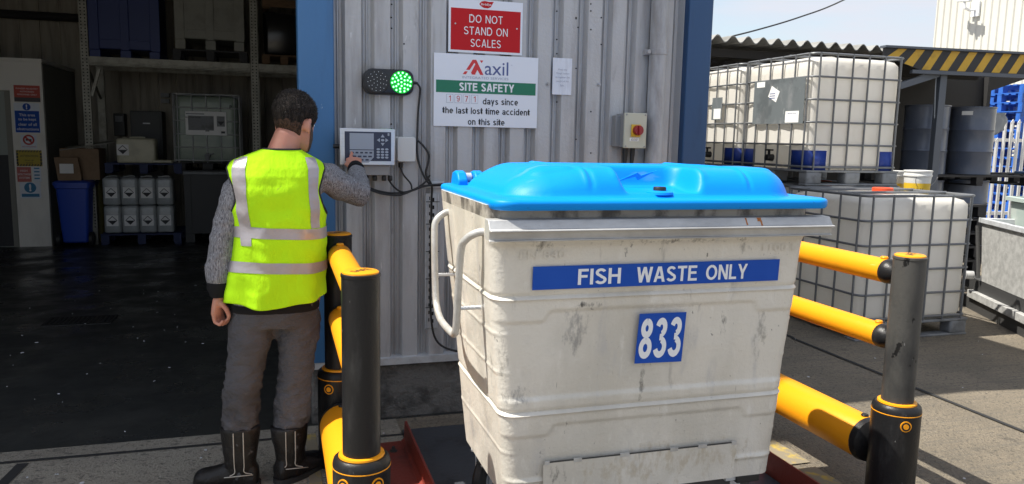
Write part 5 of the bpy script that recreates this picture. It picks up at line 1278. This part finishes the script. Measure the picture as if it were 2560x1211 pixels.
b = MB(); b.loft([[tp(-.1,e,z) for e, z in ((-.03,.12),(.9,.12),(.9,.19),(-.03,.19))],[tp(LT,e,z) for e, z in ((-.03,.12),(.9,.12),(.9,.19),(-.03,.19))]]); obj('base_channel', b, K['trough'], tk, bevel=.004)
b = MB(); b.loft([[tp(-.3,e,z) for e, z in ((.02,.19),(.9,.19),(.9,.30),(.02,.30))],[tp(LT,e,z) for e, z in ((.02,.19),(.9,.19),(.9,.30),(.02,.30))]]); b.loft([[tp(-.3,e,z) for e, z in ((.0,.0),(.9,.0),(.9,.115),(.0,.115))],[tp(LT,e,z) for e, z in ((.0,.0),(.9,.0),(.9,.115),(.0,.115))]]); obj('under_frame', b, K['troughd'], tk)
b = MB(); c = tp(.0,-.03,.345); b.cyl(c, c+tn*.07, .04, .04, 18); b.cyl(c+tn*.07, c+tn*.075, .046, .046, 18); o = obj('drain_spout', b, K['rail'], tk)
b = MB(); b.cyl(c+tn*.0752, c+tn*.0765, .033, .033, 16); obj('spout_mouth', b, K['hole'], o)
gt = thing('plastic_tub', 'pale green plastic tub standing inside the tipping skip', 'tub', tp(.5,.55,.315))
b = MB(); c = tp(.42,.62,0); 
def tr_(u, v, z): return c+td*u-tn*v+V((0,0,z))
b.loft([[tr_(-k_*.50,-k2*.36,z),tr_(k_*.50,-k2*.36,z),tr_(k_*.50,k2*.36,z),tr_(-k_*.50,k2*.36,z)] for k_,k2,z in ((.9,.9,.34),(1,1,1.06),(.96,.94,1.06),(.86,.84,.37))]); obj('shell', b, K['tub'], gt, bevel=.02)
b = MB(); b.loft([[tr_(-k_*.52,-k2*.38,z),tr_(k_*.52,-k2*.38,z),tr_(k_*.52,k2*.38,z),tr_(-k_*.52,k2*.38,z)] for k_,k2,z in ((1,1,1.062),(1.03,1.04,1.066),(1.03,1.04,1.10),(1,1,1.105),(.95,.93,1.105),(.95,.93,1.07))], False); obj('rim', b, K['tub'], gt)
# big white shed in the background
bx = thing('white_building', 'tall cream ribbed metal building behind the shelter', 'building', (19,14,0))
b = MB(); P = []; y = 4.0
while y < 18: P += [(y,0),(y+.14,0),(y+.165,.035),(y+.195,.035)]; y += .22
P.append((18,0)); b.v = [V((18-dx, yy, z)) for z in (0,11) for yy, dx in P]; n = len(P)
for j in range(n-1): b.f.append([j,j+1,n+j+1,n+j]); b.m.append(0)
obj('side_cladding', b, K['bigclad'], bx, smooth=0)
b = MB(); b.box(18.02,30,4,17.99,0,10.98); obj('main_block', b, K['bigclad'], bx)
cc = thing('security_camera', 'white security camera on a bracket high on the cream building', 'camera', (17.95,16.6,5.0))
cw = atx(2440,18,17.96); 
b = MB(); b.obox(cw+V((-.42,.0,.16)), (.02,.22,.03), (.05,-.005,0), (0,-.012,.055)); o = obj('housing', b, K['white'], cc, bevel=.02)
b = MB(); b.obox(cw+V((-.42,.02,.225)), (.025,.27,.035), (.062,-.006,0), (0,-.001,.008)); obj('sun_shield', b, K['white'], o)
b = MB(); b.tube([cw+V((-.42,-.02,.10)), cw+V((-.40,-.02,-.05)), cw+V((-.2,0,-.10)), cw+V((.01,0,-.06))], .035, 10); obj('bracket', b, K['white'], cc)
b = MB(); b.box(cw.x-.03,cw.x+.02,cw.y-.12,cw.y+.12,cw.z-.25,cw.z+.15); obj('wall_plate', b, K['white'], cc)
oc = [at(1780,103,11), at(1890,76,11.5), at(2000,43,12), at(2110,0,12.6), at(2300,-100,14)]
o = obj('overhead_cable', (lambda b: b.tube(smoothpath(oc), .014, 6) and b)(MB()), K['cable'], None); tag(o, 'thin overhead cable rising across the sky above the shelter', 'cable')

# ================================================================== WAREHOUSE INTERIOR
YI = 13.2
def ip(px, py, y=YI): return at(px, py, y)
def irect(px0, px1, py0, py1, y=YI):
    a, c = at(px0, (py0+py1)/2, y), at(px1, (py0+py1)/2, y); t, u = at((px0+px1)/2, py0, y), at((px0+px1)/2, py1, y)
    return a.x, c.x, u.z, t.z
# --- office cabin
yc = 13.05; cx1 = at(116,380,yc).x; czt = at(60,155,yc).z; cf = FZ(yc)
cb = thing('site_cabin', 'white office cabin with notices beside its door in the warehouse', 'cabin', (cx1-.7,yc,cf))
xdoor = at(38,500,yc).x
b = MB(); b.box(xdoor+.02,cx1,yc,yc+.08,cf,czt); b.box(-6.5,xdoor+.02,yc,yc+.08,czt-.42,czt-.002); obj('front_wall', b, K['cabin'], cb)
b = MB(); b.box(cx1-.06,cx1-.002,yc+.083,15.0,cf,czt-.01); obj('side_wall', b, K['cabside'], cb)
b = MB(); b.box(-6.5,cx1+.01,yc-.012,15.0,czt+.002,czt+.05); obj('roof_edge', b, K['cabin'], cb)
b = MB(); b.box(xdoor-.05,xdoor+.018,yc-.012,yc+.05,cf,czt-.425); obj('door_frame', b, K['cabside'], cb)
zmid = at(15,388,yc).z
b = MB(); b.box(-5.2,xdoor-.053,yc+.02,yc+.06,cf,czt-.425); D_ = obj('door', b, K['doorlt'], cb)
b = MB(); b.box(-5.2,xdoor-.056,yc+.012,yc+.0185,cf+.01,zmid); obj('kick_panel', b, K['doordk'], D_)
def notice(px0, px1, py0, py1, m, label, name='notice'):
    x0, x1, z0, z1 = irect(px0, px1, py0, py1, yc-.004); th = thing(name, label, 'sign', ((x0+x1)/2,yc-.004,z0))
    b = MB(); b.box(x0,x1,yc-.006,yc-.002,z0,z1); obj('panel', b, m, th); return th, x0, x1, z0, z1
yn = yc-.0062
th, x0, x1, z0, z1 = notice(35,100,214,255, K['signred2'], 'red notice with a dark foot, topmost on the cabin wall'); flat(th, 'dark_foot', rect(x0,x1,z0,z0+(z1-z0)*.26), yn, K['signdk'])
for i in range(3): txt(th, ('DANGER NO ENTRY','AUTHORISED','PERSONNEL ONLY')[i], (x0+x1)/2, z1-(z1-z0)*(.2+.18*i), yn, K['labelw'], h=(z1-z0)*.09)
th, x0, x1, z0, z1 = notice(36,100,258,333, K['board'], 'blue and white notice asking for the area to be kept clear', 'keep_clear_sign'); zz = z0+(z1-z0)*.74
flat(th, 'blue_field', rect(x0+.008,x1-.008,z0+.008,zz), yn, K['sblue']); flat(th, 'blue_disc', circ((x0+x1)/2, z1-(z1-zz)*.5, (z1-zz)*.46), yn, K['sblue']); txt(th, '!', (x0+x1)/2, z1-(z1-zz)*.5, yn-.0014, K['white'], h=(z1-zz)*.62, bold=.04)
for i, t_ in enumerate(('This area','to be kept','clear of all','obstructions')): txt(th, t_, (x0+x1)/2, zz-.05-(zz-z0-.05)*i/4-.01, yn-.0014, K['white'], w=(x1-x0)*(.62,.7,.72,.86)[i], bold=.01)
th, x0, x1, z0, z1 = notice(52,92,338,372, K['board'], 'white no smoking notice with red ring on the cabin wall', 'no_smoking_sign'); c_ = ((x0+x1)/2, z0+(z1-z0)*.64); R_ = (z1-z0)*.32
b = MB(); b.tube([(c_[0]+R_*cos(t), yn-.002, c_[1]+R_*sin(t)) for t in [2*pi*k/24 for k in range(26)]], .012, 6); b.obox((c_[0],yn-.002,c_[1]),(R_*.68,0,-R_*.68),(.0,.002,0),(.008,0,.008)); obj('red_ring', b, K['digit'], th); b = MB(); b.box(c_[0]-R_*.6,c_[0]+R_*.6,yn-.003,yn-.001,c_[1]-.012,c_[1]+.012); obj('cigarette', b, K['ink'], th)
txt(th, 'NO SMOKING', c_[0], z0+(z1-z0)*.15, yn, K['digit'], h=(z1-z0)*.1)
th, x0, x1, z0, z1 = notice(41,105,376,416, K['signyel'], 'yellow attention notice with striped border on the cabin wall', 'attention_sign')
b = MB(); n = 9
for i in range(n):
    a = x0+(x1-x0)*i/n; w_ = (x1-x0)/n*.5
    for za in (z0, z1-.03): b.prism([(a,za),(a+w_,za),(a+w_+.015,za+.03),(a+.015,za+.03)], (0,yn,0), X_, Z_, -Y_, .001)
for i in range(4):
    a = z0+.03+(z1-z0-.06)*i/4
    for xa in (x0, x1-.025): b.prism(rect(xa,xa+.025,a,a+.035), (0,yn,0), X_, Z_, -Y_, .001)
obj('striped_border', b, K['ink'], th, smooth=0); txt(th, 'ATTENTION', (x0+x1)/2, z0+(z1-z0)*.64, yn, K['ink'], w=(x1-x0)*.7, bold=.01); txt(th, 'STAY UP', (x0+x1)/2, z0+(z1-z0)*.36, yn, K['ink'], w=(x1-x0)*.34, bold=.01); txt(th, 'NOTICE', (x0+x1)/2, z0+(z1-z0)*.2, yn, K['ink'], w=(x1-x0)*.28, bold=.01)
th, x0, x1, z0, z1 = notice(43,78,418,455, K['signpink'], 'square red fire notice under the yellow one', 'fire_notice')
for i, t_ in enumerate(('HIGH','VOLTAGE','SYSTEM')): txt(th, t_, (x0+x1)/2, z1-(z1-z0)*(.25+.24*i), yn, K['labelw'], h=(z1-z0)*.13, bold=.01)
th, x0, x1, z0, z1 = notice(82,103,418,455, K['board'], 'small white card with blue lines right of the red fire notice', 'small_card'); b = MB()
for i in range(4): b.box(x0+.02,x1-.02,yn-.001,yn,z0+.04+i*.05,z0+.06+i*.05)
obj('printed_lines', b, K['signcy'], th, smooth=0)
th, x0, x1, z0, z1 = notice(50,102,456,496, K['board'], 'white notice with a blue exclamation disc, lowest on the cabin wall', 'mandatory_sign'); c_ = ((x0+x1)/2, z0+(z1-z0)*.66)
flat(th, 'blue_disc', circ(*c_, (z1-z0)*.33), yn, K['signcy']); txt(th, '!', *c_, yn-.0014, K['white'], h=(z1-z0)*.46, bold=.05); flat(th, 'blue_bar', rect(x0+.02,x1-.02,z0+.02,z0+(z1-z0)*.28), yn, K['signcy'])
# --- rack
rk = thing('storage_rack', 'galvanised storage rack with perforated uprights at the back of the warehouse', 'rack', (-1.4,YI,FZ(YI)))
bz0, bz1 = ip(430,172).z, ip(430,150).z
ux = [ip(212,150).x, ip(637,200).x]; ux.append(ux[1]+(ux[1]-ux[0]))
for x in ux:
    for yy in (YI, YI+1.0):
        b = MB(); b.mi = 0; b.box(x-.055,x+.055,yy,yy+.06,FZ(YI)-.03,4.5)
        if yy == YI:
            b.mi = 1
            for k in range(90):
                z = .05+k*.05
                for dx in (-.027,.027): b.prism(circ(x+dx, z, .0115, 6), (0,yy,0), X_, Z_, -Y_, .002)
        obj('upright', b, [K['rack'], K['hole']], rk, smooth=0)
for i in (0,1):
    for yy in (YI-.01, YI+1.01):
        b = MB(); b.box(ux[i]+.057,ux[i+1]-.057,yy,yy+.05,bz0,bz1); b.box(ux[i]+.057,ux[i+1]-.057,yy-.012,yy-.001,bz0+.02,bz0+.045); obj('beam', b, K['rack'], rk, bevel=.006)
b = MB(); a, c = ip(228,240), ip(247,172); b.tube([(ux[0],YI+.98,a.z),(ux[0]+.02,YI+.1,c.z)], .02, 6); b.obox(((a.x+c.x)/2,YI+.04,(a.z+c.z)/2),((c.x-a.x)/2,0,(c.z-a.z)/2),(0,.02,0),(-.02,0,.01)); obj('brace', b, K['rack'], rk)
# --- loads on the upper shelf
def pallet_box(name, label, px0, px1, pyb, m, h, y, depth=1.0):
    a, c = ip(px0,pyb,y), ip(px1,pyb,y); w = c.x-a.x; z = a.z; th = thing(name, label, 'pallet box', ((a.x+c.x)/2,y+depth/2,z))
    x0, x1 = a.x, c.x
    b = MB(); b.box(x0+.03,x1-.03,y+.03,y+depth,z+.16,z+h)
    for xa in (x0, (x0+x1)/2-.06, x1-.14): b.box(xa,xa+(.14 if xa != (x0+x1)/2-.06 else .12),y,y+.028,z+.145,z+h)
    b.box(x0+.14,x1-.14,y+.004,y+.028,z+.165,z+.30); b.box(x0+.14,x1-.14,y+.004,y+.028,z+h*.78,z+h-.02); obj('walls', b, m, th, bevel=.006)
    for xa in (x0, (x0+x1)/2-.07, x1-.16):
        b = MB(); b.box(xa,xa+.15,y+.002,y+depth-.01,z,z+.142); obj('foot', b, m, th, bevel=.006)
    return th
zsh = bz1
pallet_box('pallet_box', 'dark blue plastic pallet box on the upper rack shelf', 224, 402, 147, K['bluebox'], 1.25, YI)
pallet_box('pallet_box', 'beige plastic pallet box with two sunken panels on the upper rack shelf', 438, 612, 121, K['greybox'], 1.0, YI-.02)
a, c = ip(432,150), ip(618,150); p_ = thing('plastic_pallet', 'black pallet under the beige box on the rack shelf', 'pallet'); obj('deck', pallet_mb(MB(), c.x-a.x, 1.0, .17), K['plblk'], p_); p_.location = ((a.x+c.x)/2, YI+.5, bz1+.004)
a, c = ip(655,150), ip(765,150); w_ = c.x-a.x; p_ = thing('wooden_pallet', 'bare wooden pallet at the right end of the rack shelf', 'pallet'); obj('deck', pallet_mb(MB(), w_, 1.0, .15), K['wood'], p_); p_.location = ((a.x+c.x)/2, YI+.5, bz1+.004)
b = MB(); b.rbox(a.x+.03,c.x-.03,YI+.02,YI+.95,bz1+.157,bz1+.83,.08,.05)
for v in b.v: v += V((noise.noise(v*4),noise.noise(v*4+V((3,0,0))),noise.noise(v*4+V((0,5,0)))))*.04
o = obj('wrapped_load', b, K['wrap'], None); tag(o, 'load wrapped in shiny black film on the wooden pallet', 'load')
p2 = thing('wooden_crate', 'open slatted wooden crate on top of the black wrapped load', 'crate'); b = MB()
for i in range(4): b.box(a.x+.02,c.x-.02,YI+.02,YI+.05,bz1+.90+i*.15,bz1+1.02+i*.15)
obj('slats', b, K['wood'], p2); b = MB()
for xx in (a.x+.03,c.x-.12): b.box(xx,xx+.09,YI+.052,YI+.9,bz1+.875,bz1+1.5)
obj('frame', b, K['wood'], p2)
# --- chemical tank in the rack bay, standing on a crate
iw0, iw1, _, _ = irect(433,600,235,400)
iz = ip(520,428).z; ihc = ip(520,236).z-iz-.14
bi = make_ibc('pallet_tank', 'dim green tinted pallet tank with white hazard label in the warehouse', iw1-iw0, 1.05, ihc, K['ibcg'], K['cagel'], (4,5), 6, 'front', False, 'plblk'); bi.location = ((iw0+iw1)/2, YI+.45, iz)
kr = thing('pallet_crate', 'dark plastic crate with pale rim under the green tinted tank', 'crate', ((iw0+iw1)/2+.1,YI+.5,FZ(YI))); b = MB(); x0, x1 = iw0+.12, iw1+.25
zf = FZ(YI); b.box(x0,x1,YI+.05,YI+1.0,zf+.14,iz-.06); obj('walls', b, K['darkbox'], kr); b = MB(); zr = iz-.058; b.box(x0-.02,x1+.02,YI-.02,YI+1.0,zr,iz-.003); obj('rim', b, K['plgrey'], kr, bevel=.01)
b = MB()
for xx in (x0,(x0+x1)/2-.07,x1-.14): b.box(xx,xx+.14,YI+.02,YI+.98,zf,zf+.138)
for xx in (x0+.02,(x0+x1)/2-.03,x1-.10): b.box(xx,xx+.08,YI+.03,YI+.048,zf+.14,iz-.07)
obj('foot', b, K['darkbox'], kr)
# --- jerrycans
def jerry(name, label, w, d, h, m, group=None):
    th = thing(name, label, 'jerrycan', (0,0,0), group)
    b = MB(); rings = [rrect(-w/2+i_,w/2-i_,-d/2+i_,d/2-i_,z,.05,5) for z,i_ in ((0,.02),(.012,.004),(.03,0),(h*.86,0),(h*.91,.006),(h*.94,.025),(h*.95,.06))]; b.loft(rings); B = obj('body', b, m, th, smooth=50)
    b = MB(); b.tube([(-w*.18,0,h*.93),(-w*.18,0,h*.975),(-w*.1,0,h*.985),(w*.12,0,h*.985),(w*.2,0,h*.975),(w*.2,0,h*.93)], .012, 10); obj('handle', b, m, B)
    b = MB(); b.lathe([(.03,0),(.03,.018),(.0,.02)], (-w*.32,0,h*.945), 14); obj('cap', b, m, B)
    return th
def hazard(th, cx, cz, s, y, parent_named='label'):
    b = MB(); b.mi = 0; b.box(cx-s,cx+s,y-.0015,y,cz-s,cz+s); b.mi = 1
    b.prism([(cx-s*.78,cz),(cx+s*.78,cz),(cx,cz-s*.78)], (0,y-.0015,0), X_, Z_, -Y_, .001)
    for p, q in (((-.78,0),(0,.78)),((0,.78),(.78,0))):
        A_, B_ = V((cx+p[0]*s,y-.002,cz+p[1]*s)), V((cx+q[0]*s,y-.002,cz+q[1]*s)); b.tube([A_,B_], s*.05, 4)
    o = obj('hazard_label', b, [K['labelw'], K['ink']], None, smooth=0); o.parent = th; return o
bx0_, bx1_, bz_0, bz_1 = irect(289,387,343,408, YI-.05)
j0 = jerry('jerrycan', 'cream jerrycan with hazard label standing on the blue pallet', bx1_-bx0_, .36, bz_1-bz_0, K['jerry']); hazard(j0, -.18, .20, .085, -.182)
b = MB(); b.box(.06,.26,-.1835,-.181,.12,.30); o = obj('paper_label', b, K['jerry'], None); o.parent = j0
j0.location = ((bx0_+bx1_)/2, YI+.15, bz_0)
jx0, jx1, jz0, jz1 = irect(256,433,444,583, YI-.1); jw = (jx1-jx0)/4; jh = (jz1-jz0)/2
jp = None
for r in range(2):
    for c in range(4):
        nm = 'upper' if r else 'lower'; pos = ('at the left end','second from the left','third from the left','at the right end')[c]
        lab = 'grey shrink-wrapped jerrycan with hazard label, %s row, %s' % (nm, pos)
        if jp is None:
            jp = jerry('jerrycan', lab, jw-.002, .40, jh*1.04, K['jerryg'], 'wrapped jerrycans on the dark blue pallet'); hazard(jp, 0, jh*.45, .085, -.202); j_ = jp
        else: j_ = dup(jp, (0,0,0), 0, lab)
        j_.location = (jx0+jw*(c+.5), YI+.12, jz0+jh*r)
bpz = ip(360,612).z
p_ = thing('plastic_pallet', 'dark blue pallet on the floor under the wrapped jerrycans', 'pallet'); obj('deck', pallet_mb(MB(), jx1-jx0+.15, 1.0, max(.12,jz0-FZ(YI)-.012)), K['pldk'], p_); p_.location = ((jx0+jx1)/2+.03, YI+.4, FZ(YI))
qa, qb = ip(266,440), ip(456,410); p_ = thing('plastic_pallet', 'dark blue pallet lying on top of the wrapped jerrycans', 'pallet'); obj('deck', pallet_mb(MB(), qb.x-qa.x, 1.0, bz_0-jz1-.062), K['pldk'], p_); p_.location = ((qa.x+qb.x)/2, YI+.4, jz1+.06)
b = MB(); b.rbox(-.16,.16,-.1,.1,0,.045,.05,.015)
for v in b.v: v += V((noise.noise(v*9),noise.noise(v*9+V((3,0,0))),.5*noise.noise(v*9+V((0,5,0)))))*.03
o = obj('crumpled_rag', b, K['jerry'], None); q = ip(408,408); o.location = (q.x, YI+.05, bz_0+.004); tag(o, 'crumpled pale rag beside the cream jerrycan', 'rag')
# --- wheelie bin
wx0, wx1, _, _ = irect(140,224,452,612, YI-.35); zf = FZ(YI-.35); wzt = at(180,456,YI-.35).z
wl = thing('wheelie_bin', 'blue wheelie bin with cardboard on its lid beside the cabin', 'wheelie bin', ((wx0+wx1)/2,YI-.1,zf)); yb_ = YI-.35; w_ = wx1-wx0
b = MB(); b.loft([rrect(wx0+e*1.0,wx1-e,yb_+e,yb_+.62-e,z,.04,4) for z, e in ((zf+.06,.07),(zf+.08,.05),(wzt-.10,.005),(wzt-.09,-.015),(wzt-.05,-.015))]); obj('body', b, K['wbin'], wl)
b = MB(); b.loft([rrect(wx0-.03+e,wx1+.03-e,yb_-.04+e,yb_+.66-e,z,.05,4) for z, e in ((wzt-.048,0),(wzt-.01,0),(wzt+.015,.03),(wzt+.02,.1))]); obj('lid', b, K['wbin'], wl)
for xx in (wx0-.02, wx1-.03):
    b = MB(); b.cyl((xx,yb_+.10,zf+.11),(xx+.05,yb_+.10,zf+.11),.11,.11,24); W_ = obj('wheel', b, K['rubber'], wl); b = MB(); b.cyl((xx-.004,yb_+.10,zf+.11),(xx+.054,yb_+.10,zf+.11),.05,.05,16); obj('hub', b, K['cabgrey'], W_)
b = MB(); b.cyl((wx0+.1,yb_+.68,wzt-.07),(wx1-.1,yb_+.68,wzt-.07),.015,.015,8); obj('handle', b, K['wbin'], wl)
# --- cardboard
cz = wzt+.022
x0, x1, z0, z1 = irect(150,248,372,446, YI-.1); bc = thing('cardboard_box', 'large brown cardboard box with open pale flaps on the wheelie bin', 'box', ((x0+x1)/2,YI,cz)); b = MB(); b.box(x0,x1,YI-.1,YI+.4,cz,z1); obj('carton', b, K['card'], bc, bevel=.004)
b = MB(); q0, q1_ = ip(150,375,YI-.1), ip(285,355,YI-.1); b.obox(((q0.x+q1_.x)/2,YI+.12,(q0.z+q1_.z)/2+.012),((q1_.x-q0.x)/2,0,(q1_.z-q0.z)/2),(0,.24,.02),(-.001,0,.006)); obj('flap', b, mat('card_pale', (.30,.29,.25), .8), bc)
b = MB(); b.obox((x0-.02,YI-.14,cz+.05+.0),(.0,.0,.0),(0,.0,0),(0,0,.0)); 
x0, x1, z0, z1 = irect(138,196,394,445, YI-.32); sb = thing('cardboard_box', 'small brown cardboard box with white label on the wheelie bin', 'box', ((x0+x1)/2,YI-.2,cz)); b = MB(); b.obox(((x0+x1)/2,YI-.22,(cz+z1)/2),((x1-x0)/2,.02,0),(-.01,.09,0),(-.02,0,(z1-cz)/2)); obj('carton', b, K['card'], sb, bevel=.004)
x0_, x1_, z0_, z1_ = irect(149,184,410,434, YI-.33); flat(sb, 'white_label', rect(x0_,x1_,z0_,z1_), YI-.335, K['labelw'], .003)
# --- cabinet, switchgear, post, conduit, drain
x0, x1, z0, z1 = irect(327,407,278,402, 14.55); k_ = thing('steel_cabinet', 'dark grey cabinet against the rear wall left of the tank', 'cabinet', ((x0+x1)/2,14.7,FZ(14.6))); b = MB(); b.box(x0,x1,14.55,14.98,FZ(14.6),z1); obj('case', b, K['cabgrey'], k_, bevel=.01); b = MB(); b.box(x0+.03,x1-.03,14.535,14.548,z0-.2,z1-.03); D_ = obj('door', b, K['cabgrey'], k_, bevel=.004); b = MB(); b.box((x0+x1)/2-.05,(x0+x1)/2+.06,14.52,14.534,z1-.22,z1-.20); b.box((x0+x1)/2,(x0+x1)/2+.06,14.52,14.534,z1-.66,z1-.63); obj('handle', b, K['galv'], D_)
x0, x1, z0, z1 = irect(284,312,284,340, 14.8); k_ = thing('switch_panel', 'grey electrical panel on the rear wall behind the cream jerrycan', 'electrical panel', ((x0+x1)/2,14.9,z0)); b = MB(); b.box(x0,x1,14.8,15.02,z0,z1); obj('case', b, K['cabgrey'], k_, bevel=.01); b = MB(); b.box(x0+.03,x1-.03,14.785,14.798,z0+.24,z0+.34); obj('window', b, K['plgrey'], k_)
x0, x1, z0, z1 = irect(401,422,233,258, 14.9); k_ = thing('socket_box', 'pair of pale sockets on the rear wall above the cabinet', 'socket', ((x0+x1)/2,15,z0)); b = MB(); b.box(x0,x1,14.93,15.03,z0,z0+.07); b.box(x0,x1,14.93,15.03,z1-.07,z1); obj('socket', b, K['plgrey'], k_)
x0, x1, z0, z1 = irect(231,246,440,602, YI); k_ = thing('guard_post', 'dull yellow guard post between wheelie bin and jerrycans', 'post', ((x0+x1)/2,YI+.3,FZ(YI))); b = MB(); b.lathe([(.06,FZ(YI)-.01),(.06,z1-.03),(.05,z1),(.0,z1+.008)], ((x0+x1)/2,YI+.3,0), 20); obj('tube', b, K['dimyel'], k_)
q = at(100,44,14.9); o = obj('conduit', (lambda b: b.tube([(-9,14.95,q.z+.03),(ux[0]-.1,14.95,q.z+.03)], .07, 10) and b)(MB()), K['shed'], None); tag(o, 'dark conduit running along the rear wall above the cabin', 'conduit')
dg = thing('drain_grate', 'slotted iron drain grate set in the dark wet floor', 'drain', (0,0,0)); a0, a1 = atz(142,785,-.08), atz(300,785,-.08); yd = 7.2; zf = FZ(yd)+.004; x0, x1 = a0.x, a1.x
b = MB(); b.box(x0,x1,yd-.16,yd+.16,zf-.01,zf+.006); b.mi = 1
for k in range(14): xx = x0+.03+(x1-x0-.06)*k/13; b.box(xx-.008,xx+.008,yd-.12,yd+.12,zf+.006,zf+.0095)
obj('grid', b, [K['grate'], K['hole']], dg)
print('objects', len(bpy.data.objects))
